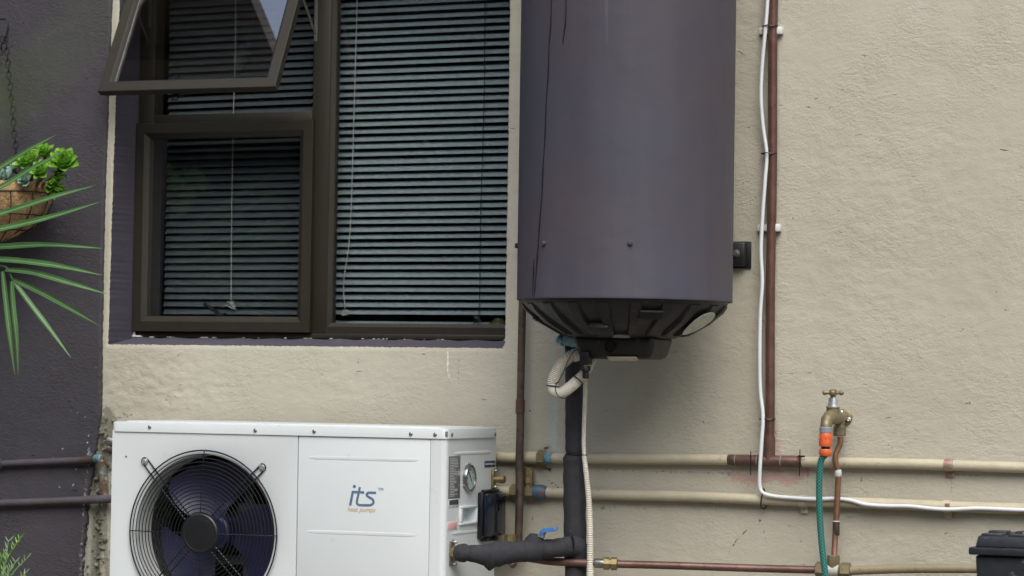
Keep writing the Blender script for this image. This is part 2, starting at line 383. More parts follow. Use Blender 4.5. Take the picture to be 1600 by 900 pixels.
def wob(a, seed, amp=.0015):
    a = np.asarray(a); return amp*(.4*np.sin(a*37+seed)+.5*np.sin(a*151+seed*2.1)+.7*np.sin(a*411+seed*3.7)+.5*np.sin(a*777+seed))/1.6
STAINS = [
    ([(-0.6242, 0.0000, 0.9455), (-0.6199, 0.0000, 0.9159), (-0.6214, 0.0000, 0.8897), (-0.6152, 0.0000, 0.8602)], .006, '#d8dad6', .75),
    ([(-0.6152, 0.0000, 0.8602), (-0.6111, 0.0000, 0.8463)], .004, '#7d6a4c', .6),
    ([(-0.5900, 0.0000, 0.9424), (-0.5874, 0.0000, 0.8988), (-0.5884, 0.0000, 0.8466)], .004, '#8f7d5c', .5),
    ([(-1.3211, 0.0000, 0.9427), (-1.3204, 0.0000, 0.9085), (-1.3211, 0.0000, 0.8454)], .003, '#d6d8d2', .55),
    ([(-0.9386, 0.0000, 0.9444), (-0.9403, 0.0000, 0.9338)], .005, '#d6d8d2', .7),
    ([(-1.2886, 0.0000, 0.8386)], .004, '#d8dad6', .9), ([(-1.3212, 0.0000, 0.8490)], .004, '#d8dad6', .8),
    ([(-0.3105, 0.0000, 0.9880), (-0.3112, 0.0000, 0.9192), (-0.3152, 0.0000, 0.8160), (-0.3207, 0.0000, 0.6957)], .015, '#a3b0ac', .66),
    ([(-0.2846, 0.0000, 0.9796), (-0.2873, 0.0000, 0.9195), (-0.2939, 0.0000, 0.8679)], .010, '#9ab0b2', .68),
    ([(-0.2994, 0.0000, 0.8678), (-0.3033, 0.0000, 0.7647), (-0.3057, 0.0000, 0.6789), (-0.2945, 0.0000, 0.6688)], .014, '#a9b4ae', .7),
    ([(-0.3130, 0.0000, 0.6787), (-0.2707, 0.0000, 0.6745)], .012, '#b4b8b2', .55),
    ([(-0.3333, 0.0000, 0.6783), (-0.3241, 0.0000, 0.6785)], .010, '#4c4840', .8),
    ([(-0.3436, 0.0000, 0.6299), (-0.3158, 0.0000, 0.6203)], .013, '#3a372f', .7),
    ([(0.2051, 0.0000, 0.6150), (0.2576, 0.0000, 0.6047), (0.3182, 0.0000, 0.6229)], .034, '#ac938a', .8),
    ([(0.3443, 0.0000, 0.6070), (0.3700, 0.0000, 0.6193), (0.3922, 0.0000, 0.6364)], .034, '#ac938a', .8),
    ([(0.3171, 0.0000, 0.7094), (0.3193, 0.0000, 0.6728)], .022, '#ac968c', .7),
    ([(0.5317, 0.0000, 0.6679)], .006, '#45413a', .85), ([(0.5925, 0.0000, 0.6710), (0.5960, 0.0000, 0.6629)], .006, '#6d4a30', .8),
    ([(0.5892, 0.0000, 0.6693)], .003, '#2d2822', .9),
    ([(0.5295, 0.0000, 0.5675), (0.5464, 0.0000, 0.5680)], .004, '#5a564c', .7),
    ([(0.2675, 0.0000, 0.5150), (0.2801, 0.0000, 0.4821), (0.2873, 0.0000, 0.4591)], .003, '#57513f', .8),
    ([(0.2366, 0.0000, 0.4807), (0.2246, 0.0000, 0.4636), (0.2073, 0.0000, 0.4480), (0.1936, 0.0000, 0.4258), (0.1851, 0.0000, 0.4072)], .0032, '#4d473a', .85),
    ([(0.1851, 0.0000, 0.4055)], .003, '#2a2620', .9),
    ([(-0.6285, 0.0000, 0.7501)], .005, '#141210', 1), ([(-0.3793, 0.0000, 0.7771)], .0062, '#191817', 1), ([(-1.3843, 0.0000, 0.7560)], .010, '#aeb0aa', .8),
    ([(0.0691, 0.0000, 0.9013)], .003, '#1c1a18', .9), ([(-0.2141, 0.0000, 0.8074)], .004, '#1c1a18', .9), ([(0.7305, 0.0000, 0.5961)], .0035, '#1c1a18', .9), ([(0.2180, 0.0000, 0.7022)], .003, '#2c2a26', .9),
    ([(-1.4534, 0.0000, 0.8291), (-1.4310, 0.0000, 0.8348)], .004, '#57503f', .7), ([(-1.4630, -0.0000, 0.7981), (-1.4549, -0.0000, 0.8019)], .003, '#3c372d', .8), ([(-1.4077, 0.0000, 0.7990)], .004, '#3c372d', .8),
    ([(-1.4958, 0.0000, 0.7940), (-1.4833, 0.0000, 0.7869), (-1.4707, 0.0000, 0.7726)], .006, '#6a6353', .7), ([(-1.4255, 0.0000, 0.7697), (-1.4090, -0.0000, 0.7628)], .005, '#6a6353', .6),
    ([(-1.6652, 0.0000, 0.8499), (-1.6437, -0.0000, 0.8227), (-1.6205, 0.0000, 0.8103)], .005, '#756e5c', .5), ([(-1.6721, 0.0000, 0.8772), (-1.6514, 0.0000, 0.8848)], .003, '#6d6756', .5),
    ([(-1.6275, 0.0000, 0.7480), (-1.6106, 0.0000, 0.7392), (-1.5982, 0.0000, 0.7449)], .008, '#8c6a5c', .7),
    ([(-1.6820, 0.0000, 0.7581), (-1.6603, -0.0000, 0.7218)], .020, '#85857a', .8), ([(-1.6967, 0.0000, 0.6662), (-1.6712, 0.0000, 0.6485)], .030, '#5f5c4c', .95),
    ([(-1.6770, 0.0000, 0.7215), (-1.7106, 0.0000, 0.5377), (-1.7153, 0.0000, 0.2816), (-1.6966, -0.0000, -0.0822)], .055, '#77786a', .95),
    ([(-1.6930, 0.0000, 0.6846), (-1.6963, 0.0000, 0.6479)], .012, '#3f3d33', .8), ([(-1.6804, 0.0000, 0.5934), (-1.6817, 0.0000, 0.4654), (-1.6672, 0.0000, 0.2835)], .010, '#8f9080', .9),
    ([(-1.7156, -0.0000, 0.5742), (-1.7167, 0.0000, 0.5284)], .007, '#33322c', .9), ([(-1.7300, 0.0000, 0.4640), (-1.7300, -0.0000, 0.2810)], .012, '#a3a79c', .8), ([(-1.7048, -0.0000, 0.4647), (-1.6985, -0.0000, 0.2822)], .008, '#4e5044', .8),
    ([(-0.3693, 0.0000, 0.4969), (-0.3538, 0.0000, 0.4545)], .010, '#b0b0a4', .4), ([(-0.3227, 0.0000, 0.5893), (-0.3042, 0.0000, 0.5829), (-0.2930, 0.0000, 0.5729)], .004, '#3d382f', .8), ([(-0.3694, 0.0000, 0.5055), (-0.3672, 0.0000, 0.4850)], .003, '#2c2a26', .9),
    ([(0.4470, 0.0000, 0.6378), (0.6667, 0.0000, 0.6352), (0.9631, 0.0000, 0.6331)], .010, '#8d866f', .42), ([(-0.1876, 0.0000, 0.6218), (0.0106, 0.0000, 0.6234), (0.1875, 0.0000, 0.6229)], .010, '#837c66', .45), ([(-0.1862, 0.0000, 0.5247), (0.1184, 0.0000, 0.5288), (0.4312, 0.0000, 0.5283)], .010, '#857e68', .42),
    ([(0.5407, 0.0000, 0.6237), (0.5445, 0.0000, 0.5909)], .004, '#857a5e', .5), ([(0.7764, 0.0000, 0.6347), (0.7786, 0.0000, 0.5893)], .007, '#8a7a62', .55), ([(0.3989, 0.0000, 0.6449), (0.4013, 0.0000, 0.5920)], .005, '#8a6f62', .5),
    ([(0.4358, 0.0000, 1.5920), (0.4497, 0.0000, 1.5750), (0.4584, 0.0000, 1.5648)], .003, '#6d6653', .7), ([(0.4077, 0.0000, 1.7864), (0.4180, 0.0000, 1.7878)], .003, '#5d5646', .7), ([(0.4902, 0.0000, 1.6240), (0.4972, 0.0000, 1.6139)], .003, '#6d6653', .7), ([(0.8231, 0.0000, 1.5865), (0.8561, 0.0000, 1.5824), (0.8892, 0.0000, 1.5654)], .002, '#6d6653', .5),
    ([(0.6440, 0.0000, 0.8802), (0.6508, 0.0000, 0.8704)], .003, '#5d5646', .6), ([(0.6123, 0.0000, 0.7059), (0.6225, 0.0000, 0.7012)], .004, '#5d5646', .7), ([(0.8061, 0.0000, 0.8011)], .003, '#2d2a24', .8), ([(0.5458, 0.0000, 0.9250)], .0035, '#2d2a24', .9),
    ([(-0.8892, 0.0000, 0.9131), (-0.8840, 0.0000, 0.8425), (-0.8905, 0.0000, 0.7717)], .004, '#98907a', .5), ([(-0.5353, 0.0000, 0.9429), (-0.5322, 0.0000, 0.8734)], .005, '#958d77', .5),
    ([(-0.1680, 0.0000, 0.5202), (-0.1406, 0.0000, 0.5125)], .012, '#8d866f', .4), ([(0.7675, 0.0000, 0.5403), (0.7841, 0.0000, 0.5310)], .012, '#8a836d', .6),
]
def beige_wall():
    w = thing('house_wall', (0, 0, 0), 'beige trowelled plaster house wall holding the window and the boiler', 'wall')
    fine = .0055
    xs = np.concatenate([[-2.6, -2.2, -1.95], np.arange(-1.84, OX0-.002, fine), np.linspace(OX0, OX1, 230), np.arange(OX1+fine, 1.15, fine), np.linspace(1.2, 5, 30)])
    zs = np.concatenate([np.linspace(0, .18, 6), np.arange(.2, OZ0-.003, fine), np.linspace(OZ0, OZ1, 224), np.linspace(OZ1+.03, 3.2, 24)])
    nx, nz = len(xs), len(zs); X, Z = np.meshgrid(xs, zs); Y = .0016*np.sin(X*3.1+Z*2.3)+.0012*np.sin(X*7.7-Z*5.1)
    def vnoise(sx, sz, seed):          # smooth value noise sampled on the wall grid
        g = np.random.RandomState(seed).rand(int(4/sz)+4, int(9/sx)+4); u = (X+3)/sx; w_ = Z/sz; iu, iw = u.astype(int), w_.astype(int); fu, fw = u-iu, w_-iw
        fu = fu*fu*(3-2*fu); fw = fw*fw*(3-2*fw)
        return (g[iw, iu]*(1-fu)+g[iw, iu+1]*fu)*(1-fw)+(g[iw+1, iu]*(1-fu)+g[iw+1, iu+1]*fu)*fw-.5
    rough = .30+.6*np.clip(vnoise(.45, .35, 1)*2, 0, 1)+2.2*np.clip(1-np.hypot((X+1.52)/.34, (Z-.83)/.12), 0, 1)+1.0*np.clip(1-np.hypot((X+.9)/.5, (Z-.86)/.10), 0, 1)
    Y += rough*(.0010*vnoise(.050, .034, 2)+.0013*vnoise(.024, .014, 3)+.0011*vnoise(.012, .009, 4))
    i0 = int(np.argmin(abs(xs-OX0))); i1 = int(np.argmin(abs(xs-OX1))); j0 = int(np.argmin(abs(zs-OZ0))); j1 = int(np.argmin(abs(zs-OZ1)))
    # hand-finished arrises: wavering and slightly rounded
    X[j0:j1+1, i0] += wob(zs[j0:j1+1], 1); X[j0:j1+1, i1] += wob(zs[j0:j1+1], 2)
    Z[j0, i0:i1+1] += wob(xs[i0:i1+1], 3)
    for j, i in [(slice(j0, j1+1), i0), (slice(j0, j1+1), i1), (j0, slice(i0, i1+1))]: Y[j, i] += .003
    # the left arris leans a little out of plumb; lower right corner is rounded off
    X += np.clip((Z-OZ0)/1.0, 0, 1.2)*.0165*np.clip(1-np.abs(X-OX0)/.16, 0, 1)
    rc = .018; cx_, cz_ = OX1-rc, OZ0+rc
    for j in range(j0, j0+40):
        if zs[j] < cz_: X[j, i1] = OX1-rc+math.sqrt(max(0, rc*rc-(cz_-zs[j])**2)) if j > j0 else X[j, i1]-rc*.55
    V = np.stack([X, Y, Z], -1).reshape(-1, 3)
    I = np.arange(nx*nz).reshape(nz, nx)
    q = np.stack([I[:-1, :-1], I[:-1, 1:], I[1:, 1:], I[1:, :-1]], -1)
    keep = np.ones((nz-1, nx-1), bool); keep[j0:j1, i0:i1] = False
    q = q[keep]
    me = bpy.data.meshes.new('plaster_face'); me.vertices.add(len(V)); me.vertices.foreach_set('co', V.ravel())
    me.loops.add(q.size); me.loops.foreach_set('vertex_index', q.ravel().astype(np.int32)); me.polygons.add(len(q))
    me.polygons.foreach_set('loop_start', np.arange(0, q.size, 4, dtype=np.int32)); me.polygons.foreach_set('loop_total', np.full(len(q), 4, np.int32))
    me.polygons.foreach_set('use_smooth', np.ones(len(q), bool)); me.update(); me.validate()
    stain_attr(me, V[:, [0, 2]], STAINS); me.materials.append(M['beige'])
    link('plaster_face', me, (0, 0, 0), w)
    # painted reveals: left, right, sill, head (outer strip, then inner side of the wall)
    def strip(name, outer, inner, mt, stains=[]):
        o_, i_ = np.array(outer), np.array(inner); k = 26
        ts = np.linspace(0, 1, k); V = (o_[None]*(1-ts[:, None, None])+i_[None]*ts[:, None, None]).reshape(-1, 3); n = len(outer)
        f = [(a*n+b, a*n+b+1, (a+1)*n+b+1, (a+1)*n+b) for a in range(k-1) for b in range(n-1)]
        me = bpy.data.meshes.new(name); me.from_pydata([tuple(v) for v in V], [], f); me.polygons.foreach_set('use_smooth', [True]*len(f))
        c = np.zeros((len(V), 4), np.float32); c[:, :3] = lin('#c6cac8')
        edge = np.repeat(ts, n); c[:, 3] = np.clip((edge-.86)/.14, 0, 1)*.42
        me.attributes.new('stain', 'FLOAT_COLOR', 'POINT').data.foreach_set('color', c.ravel())
        me.materials.append(M[mt]); link(name, me, (0, 0, 0), w)
    zz = zs[j0:j1+1]; xx = xs[i0:i1+1]; yo = Y[j0:j1+1, i0]
    strip('reveal', [(X[j, i0], Y[j, i0], Z[j, i0]) for j in range(j0, j1+1)], [(OX0, YF+.03, max(z, SILL_IN-.01)) for z in zz], 'reveal')
    strip('reveal', [(X[j, i1], Y[j, i1], Z[j, i1]) for j in range(j0, j1+1)], [(OX1, YF+.03, max(z, SILL_IN-.01)) for z in zz], 'reveal')
    strip('sill', [(X[j0, i], Y[j0, i], Z[j0, i]) for i in range(i0, i1+1)], [(x, YF+.002, SILL_IN-.001+.0015*math.sin(x*60)) for x in xx], 'reveal')
    strip('reveal', [(x, 0, OZ1) for x in xx], [(x, YF+.03, OZ1) for x in xx], 'reveal')
    m = MB()
    for a, b in (((OX0-.02, .212, SILL_IN-.05), (OX0-.0005, .33, OZ1)), ((OX1+.0005, .212, SILL_IN-.05), (OX1+.02, .33, OZ1)), ((OX0-.02, .212, SILL_IN-.06), (OX1+.02, .33, SILL_IN-.006)), ((OX0-.02, .212, OZ1+.0005), (OX1+.02, .33, OZ1+.03))): m.span(a, b)
    m.build('inner_reveal', 'reveal', w)
    # the room behind
    m = MB(); x0, x1, y0, y1, z0, z1 = -3.4, 1.6, .33, 4.2, .02, 2.7
    v = [(x0, y0, z0), (x1, y0, z0), (x1, y1, z0), (x0, y1, z0), (x0, y0, z1), (x1, y0, z1), (x1, y1, z1), (x0, y1, z1)]
    m.add(v, [(0, 1, 2, 3), (4, 7, 6, 5), (3, 2, 6, 7), (0, 3, 7, 4), (1, 5, 6, 2)])
    a, b, c, d = OX0-.0, OX1+.0, SILL_IN-.006, OZ1
    m.add([(x0, y0, z0), (x1, y0, z0), (x1, y0, z1), (x0, y0, z1), (a, y0, c), (b, y0, c), (b, y0, d), (a, y0, d)], [(0, 1, 5, 4), (1, 2, 6, 5), (2, 3, 7, 6), (3, 0, 4, 7)])
    tag(m.build('room', 'room', fixn=False), kind='structure')
beige_wall()

# dark painted wall on the left, a skim proud of the beige one
DE = [(-1.6851, -0.0120, 2.0448), (-1.6868, -0.0120, 1.9341), (-1.6911, -0.0120, 1.7497), (-1.6922, -0.0120, 1.5655), (-1.6965, -0.0120, 1.3815), (-1.6976, -0.0120, 1.1978), (-1.6981, -0.0120, 0.9409), (-1.6960, -0.0120, 0.7578), (-1.7065, -0.0120, 0.6662), (-1.7267, -0.0120, 0.5376), (-1.7385, -0.0120, 0.4093), (-1.7461, -0.0120, 0.2811), (-1.7507, -0.0120, 0.0253)]
def dark_wall():
    zs = np.arange(0, 3.2, .0065); ez = np.array([p[2] for p in DE])[::-1]; ex = np.array([p[0] for p in DE])[::-1]
    bx = np.interp(zs, ez, ex); rough = np.interp(zs, [0, .6, .75, .8], [3.2, 3.0, 1.0, .8])
    bx = bx+wob(zs, 5, .0012)*rough+.0012*rough*np.random.uniform(-1, 1, len(zs))
    off = np.concatenate([[3.2, 2.2, 1.4, .9], np.arange(.62, .0, -.0065), [.0]])
    X = bx[:, None]-off[None]; Z = np.repeat(zs[:, None], len(off), 1); Y = np.full_like(X, -.012)+.0016*np.sin(X*9+Z*6)
    Y[:, -1] = -.009
    X = np.concatenate([X, X[:, -1:]+.001], 1); Z = np.concatenate([Z, Z[:, -1:]], 1); Y = np.concatenate([Y, np.full((len(zs), 1), .004)], 1)
    n = X.shape[1]; V = np.stack([X, Y, Z], -1).reshape(-1, 3)
    f = [(a*n+b, a*n+b+1, (a+1)*n+b+1, (a+1)*n+b) for a in range(len(zs)-1) for b in range(n-1)]
    me = bpy.data.meshes.new('dark_wall'); me.from_pydata(V.tolist(), [], f); me.polygons.foreach_set('use_smooth', [True]*len(f))
    rnd = random.Random(3); st = []
    for a, b in (((-1.7482, -0.0120, 0.7423), (-1.7438, -0.0120, 0.7332)), ((-1.7301, -0.0120, 0.6858), (-1.7320, -0.0120, 0.6784)), ((-1.7338, -0.0120, 0.6656), (-1.7357, -0.0120, 0.6564)), ((-1.7333, -0.0120, 0.6436), (-1.7331, -0.0120, 0.6326)), ((-1.7597, -0.0120, 0.6009), (-1.7575, -0.0120, 0.5954)), ((-1.7733, -0.0120, 0.5510), (-1.7793, -0.0120, 0.5362)), ((-1.8259, -0.0120, 0.5404), (-1.8236, -0.0120, 0.5295)), ((-1.8157, -0.0120, 0.6454), (-1.8134, -0.0120, 0.6381)), ((-1.7678, -0.0120, 0.5860), (-1.7698, -0.0120, 0.5823)), ((-1.7113, -0.0120, 0.8766), (-1.7091, -0.0120, 0.8730)), ((-1.8468, -0.0120, 0.8879), (-1.8446, -0.0120, 0.8861))):
        st.append(([a, b], .0045, '#b4bcc0', .8))
    for i in range(46):
        c = Vector((-1.7523, -0.0120, 0.6469)); c += Vector((rnd.gauss(-.02, .045), 0, rnd.gauss(0, .12))); st.append(([tuple(c)], rnd.uniform(.002, .0042), '#a9b0b2', .8))
    st.append(([(-1.7271, -0.0120, 0.6474), (-1.7423, -0.0120, 0.4823), (-1.7482, -0.0120, 0.2810), (-1.7524, -0.0120, 0.0982)], .012, '#8d9290', .5))
    st.append(([(-1.7014, -0.0120, 0.9042), (-1.7011, -0.0120, 0.7944)], .005, '#6e4038', .5))
    for a, b, s in (((-1.9244, -0.0120, 1.8307), (-1.8184, -0.0120, 1.8646), .05), ((-1.9555, -0.0120, 1.3286), (-1.8472, -0.0120, 1.2721), .04), ((-1.8212, -0.0120, 1.0689), (-1.7781, -0.0120, 1.0322), .03)): st.append(([a, b], s, '#565460', .40))
    stain_attr(me, V[:, [0, 2]], st); me.materials.append(M['darkwall'])
    link('dark_wall', me, (0, 0, 0), None, 'dark aubergine painted plaster wall at the left behind the hanging basket', 'wall')
dark_wall()

# added unseen roof, its edge shaped for the dark reflection in the tilted sash
def reflection_roof():
    t = thing('reflection_roof', (-3, 0, 2.9), 'added dark timber roof, unseen, shaped for the reflection in the open sash', 'roof')
    m = MB(); (ax, ay), (bx_, by) = ROOF_EDGE
    z = ROOF_Z
    poly = [(ax, ay), (bx_, by), (-7, by), (-7, ay)]
    m.add([(x, y, z) for x, y in poly]+[(x, y, z+.05) for x, y in poly], [(0, 1, 2, 3), (7, 6, 5, 4), (0, 4, 5, 1), (1, 5, 6, 2), (2, 6, 7, 3), (3, 7, 4, 0)])
    m.build('deck', 'timber', t)
    for k in range(4):
        y = ay+(by-ay)*(k+.5)/4; xe = ax+(bx_-ax)*(k+.5)/4
        MB().span((-6.9, y-.03, z-.12), (xe-.08, y+.03, z-.002)).build('rafter', 'timber', t)
ROOF_Z = 3.05; ROOF_EDGE = ((-1.970, -.02), (-1.823, -1.1))
reflection_roof()

# garden behind the photographer: hedge with gaps, seen in the panes
def hedge():
    rnd = np.random.RandomState(5); n = 60000
    x = rnd.uniform(-16, 9, n); top = 6.4+.8*np.sin(x*.9)+.6*np.sin(x*2.3+1)-np.where(x > -6.0, .4, 0)
    top = np.maximum(top, 5.2); z = top*rnd.uniform(0, 1, n)**.9; y = -13.2+rnd.normal(0, .7, n)
    c = np.stack([x, y, z], 1); a = rnd.normal(size=(n, 3)); a /= np.linalg.norm(a, axis=1)[:, None]
    b = np.cross(a, rnd.normal(size=(n, 3))); b /= np.linalg.norm(b, axis=1)[:, None]; s = rnd.uniform(.10, .26, n)[:, None]
    V = np.stack([c-a*s, c-b*s*.5, c+a*s, c+b*s*.5], 1).reshape(-1, 3)
    me = bpy.data.meshes.new('garden_hedge'); me.from_pydata(V.tolist(), [], [(4*i, 4*i+1, 4*i+2, 4*i+3) for i in range(n)])
    me.materials.append(M['hedge'])
    o = link('garden_hedge', me, (0, 0, 0), None, 'green leafy garden hedge mirrored in the window panes', 'hedge', kind='stuff')
hedge()

SASH_ANG = 27.6
# ---------------------------------------------------------------- window
def mitre(parent, x0, x1, z0, z1, prof, mt='frame', xf=None, names=('stile', 'stile', 'rail', 'rail')):
    """four mitred members; prof = closed (inset, y) outline"""
    xf = xf or (lambda p: p); k = len(prof); objs = []
    for side in range(4):
        A = []; B = []
        for s, y in prof:
            if side == 0: A.append((x0+s, y, z0+s)); B.append((x0+s, y, z1-s))
            elif side == 1: A.append((x1-s, y, z0+s)); B.append((x1-s, y, z1-s))
            elif side == 2: A.append((x0+s, y, z0+s)); B.append((x1-s, y, z0+s))
            else: A.append((x0+s, y, z1-s)); B.append((x1-s, y, z1-s))
        m = MB(); m.add([xf(p) for p in A+B], [tuple(range(k)), tuple(range(2*k-1, k-1, -1))]+[(i, (i+1) % k, k+(i+1) % k, k+i) for i in range(k)])
        objs.append(m.build(names[side], mt, parent, sharp=20))
    return objs
def prof(w, yf, yb, bead=.011, bd=.012, c=.0016):
    return [(0.0003, yf+c), (c, yf), (w-c, yf), (w, yf+c), (w+bead, yf+bd), (w+bead, yb), (.0003, yb)]
WX0 = OX0+.0008
LX1 = (-1.1064, 0.1400, 1.0125)[0]; MX1 = (-1.0630, 0.1500, 1.0130)[0]; GX0 = (-1.0559, 0.1600, 1.0224)[0]
TZ = (-1.3792, 0.1400, 1.5913)[2]; LZ0 = (-1.3812, 0.1400, 0.9851)[2]; UZ0 = (-1.3850, 0.1500, 1.6163)[2]
win = thing('window', ((OX0+OX1)/2, .18, SILL_IN), 'dark bronze aluminium window with its upper left sash propped open', 'window')
yb = .205
m = MB(); m.span((WX0, YF, SILL_IN+.0005), (OX1-.001, yb, LZ0-.001), .0015); m.build('bottom_rail', 'frame', win)
m = MB(); m.span((WX0, YF, LZ0), ((-1.6286, 0.1500, 1.8405)[0], yb, OZ1-.001), .0015); m.build('jamb', 'frame', win)
m = MB(); m.span((LX1-.010, YF+.001, LZ0), (MX1, yb, OZ1-.001), .0015); m.build('mullion', 'frame', win)
m = MB(); m.span(((-1.6286, 0.1500, 1.8405)[0]+.0005, YF+.0005, TZ-.03), (LX1-.0105, yb, UZ0), .0015); m.build('transom', 'frame', win)
m = MB(); m.span((WX0, YF, OZ1-.045), (OX1-.001, yb, OZ1-.0015), .0015); m.build('head_rail', 'frame', win)
m = MB(); m.span((OX1-.03, YF+.001, LZ0), (OX1-.0012, yb, OZ1-.046), .0015); m.build('jamb', 'frame', win)
# lower left casement, shut
cas = thing('casement_sash', ((WX0+LX1)/2, .14, LZ0), parent=win)
CW = .031
mitre(cas, WX0+.0005, LX1, LZ0, TZ, prof(CW, .134, .149, .013, .011))
mitre(cas, WX0+.0415, LX1-.0415, LZ0+.0415, TZ-.0415, [(0, .147), (.004, .150), (.004, .17), (0, .17)], 'gasket', names=('gasket',)*4)
m = MB(); m.span((WX0+.041, .1535, LZ0+.041), (LX1-.041, .1575, TZ-.041)); m.build('pane', 'glass', cas)
m = MB(); m.tube(cr([(-1.4189, 0.1900, 1.0359), (-1.4495, 0.2000, 1.0509), (-1.4819, 0.2050, 1.0695)], 5), .0055, 8); m.span(((-1.4189, 0.1900, 1.0359)[0]-.012, .172, (-1.4189, 0.1900, 1.0359)[2]-.004), ((-1.4189, 0.1900, 1.0359)[0]+.02, .188, (-1.4189, 0.1900, 1.0359)[2]+.006), .002); m.build('handle', 'blackmetal', cas)
# fixed right light
fx = thing('fixed_light', ((MX1+OX1)/2, .16, LZ0), parent=win)
mitre(fx, MX1+.0006, OX1-.0305, (-0.7832, 0.1500, 1.0004)[2], OZ1-.046, [(0, .1508), (.003, .1508), (.0135, .160), (.0135, .185), (0, .185)], names=('bead',)*4)
m = MB(); m.span((MX1+.0136, .164, (-0.7832, 0.1500, 1.0004)[2]+.0136), (OX1-.0445, .168, OZ1-.0596)); m.build('pane', 'glass', fx)
m = MB(); m.span((MX1, .1505, LZ0-.001), (OX1-.03, .19, (-0.7832, 0.1500, 1.0004)[2])); m.build('cill_bead', 'frame', fx)
# upper left sash, hinged at the head and propped outwards
HZ = OZ1-.043; HY = .146; SH = HZ-UZ0+.026; SX0 = (-1.6659, 0.1400, 1.7655)[0]+.002; SX1 = LX1+.003; ANG = math.radians(SASH_ANG)
def swing(p):
    x, y, z = p; dy, dz = y-HY, z-HZ; c, s = math.cos(ANG), math.sin(ANG)
    return (x, HY+dy*c+dz*s, HZ-dy*s+dz*c)
aw = thing('awning_sash', swing(((SX0+SX1)/2, HY, HZ-SH/2)), parent=win)
mitre(aw, SX0, SX1, HZ-SH, HZ, [(0, .127), (.0015, .1255), (.030, .1255), (.0315, .127), (.0385, .138), (.0385, .158), (.006, .158), (.006, .1465), (0, .1465)], xf=swing)
mitre(aw, SX0+.0386, SX1-.0386, HZ-SH+.0386, HZ-.0386, [(0, .137), (.003, .1385), (.003, .144), (0, .144)], 'gasket', xf=swing, names=('gasket',)*4)
def sbox(a, b, name, mt, bev=0):
    m = MB(); m.span(a, b, bev); m.v = [swing(p) for p in m.v]; return m.build(name, mt, aw)
sbox((SX0+.038, .1395, HZ-SH+.038), (SX1-.038, .1435, HZ-.038), 'pane', 'sashglass')
hx = SX0+.236
m = MB(); m.tube([swing(q) for q in cr([(hx, .165, HZ-SH+.03), (hx-.012, .178, HZ-SH+.045), (hx-.030, .182, HZ-SH+.085)], 5)], .0052, 8); m.build('handle', 'blackmetal', aw)
sbox((hx-.012, .1582, HZ-SH+.008), (hx+.02, .172, HZ-SH+.034), 'handle_base', 'blackmetal', .003)
sbox((hx-.014, .1585, HZ-SH-.012), (hx+.006, .166, HZ-SH+.007), 'latch', 'blackmetal', .002)
for xx in (SX0+.004, SX1-.012):      # friction stays at the sides
    m = MB(); m.span((xx, .15, HZ-.30), (xx+.010, .153, HZ-.005)); m.build('stay', 'screw', win)
    a = swing((xx+.004, .15, HZ-.20)); m = MB(); m.tube([(xx+.004, .152, HZ-.28), a], .0035, 6); m.build('stay', 'screw', win)
m = MB(); bp = (-1.6482, 0.1490, 1.8935)
m.span((bp[0]-.0045, .1475, bp[2]-.02), (bp[0]+.0045, .1498, bp[2]+.12), .001); m.build('stay_plate', 'screw', win)
# specks of putty and paint at the frame
rnd = random.Random(11)
m = MB()
for k in range(34):
    x = rnd.uniform(OX0+.01, OX1-.01); s = rnd.uniform(.0012, .003); m.box((x, YF-.001, SILL_IN+.001), (s*rnd.uniform(1.5, 5), .003, s), .0004)
m.box((OX0+.004, YF-.004, SILL_IN+.010), (.007, .008, .024), .002); m.box((OX0+.013, YF-.005, SILL_IN+.0025), (.03, .009, .005), .002)
m.build('putty_specks', 'putty', win)

# ---------------------------------------------------------------- venetian blinds
def blind(label, x0, x1, z_top, z_bot, y, cords, skew, tilt=40, drop=None, sm='slat'):
    t = thing('venetian_blind', ((x0+x1)/2, y, z_bot), label, 'blind', 'venetian blinds behind the window panes')
    L = x1-x0; w = .0255; n = 6; m = MB(); V = []
    for side in (0, 1):
        for i in range(n+1):
            s = (i/n-.5); yy = s*w; zz = .0028*(1-4*s*s)-(.0005 if side else 0)
            V += [(-L/2, yy, zz), (L/2, yy, zz)]
    F = []; k = 2*(n+1)
    for i in range(n): F += [(2*i, 2*i+1, 2*i+3, 2*i+2), (k+2*i, k+2*i+2, k+2*i+3, k+2*i+1)]
    F += [(0, k, k+1, 1), (2*n, 2*n+1, k+2*n+1, k+2*n)]
    m.add(V, F); me = m.mesh('slat', sm, (0, 0, 0))
    r = random.Random(int(abs(x0)*1000)); pitch = .02165; z = z_top-.03; zr = z_bot+.02
    while z > zr+pitch*.8:
        fr = (z-z_bot)/(z_top-z_bot)
        link('slat', me, ((x0+x1)/2+r.uniform(-.0015, .0015), y+r.uniform(-.001, .001), z+r.uniform(-.0006, .0006)), t, rot=(math.radians(tilt+r.uniform(-5, 5)), -skew*fr+r.uniform(-.0022, .0022), 0))
        z -= pitch
    for q in range(3): link('slat', me, ((x0+x1)/2, y+.002*q, zr+.006-.005*q), t, rot=(math.radians(tilt-14+8*q), .004*q-.002+(drop or 0), 0))
    MB().box(((x0+x1)/2, y, zr-.014), (L, .024, .010), .003).build('bottom_rail', sm, t)
    MB().box(((x0+x1)/2, y, z_top), (L, .03, .03), .002).build('head_rail', sm, t)
    for pts, mt, knot in cords:
        MB().tube(cr(pts, 5), .0011, 6).build('cord', mt, t)
        if knot:
            e = Vector(pts[-1]); q = [e+Vector((r.gauss(0, .010), r.gauss(0, .002), -abs(r.gauss(.012, .008)))) for _ in range(16)]
            MB().tube(cr([e]+q, 4), .0009, 5).build('knotted_cord', mt, t)
    return t
BZ0 = SILL_IN+.022
YB = .262
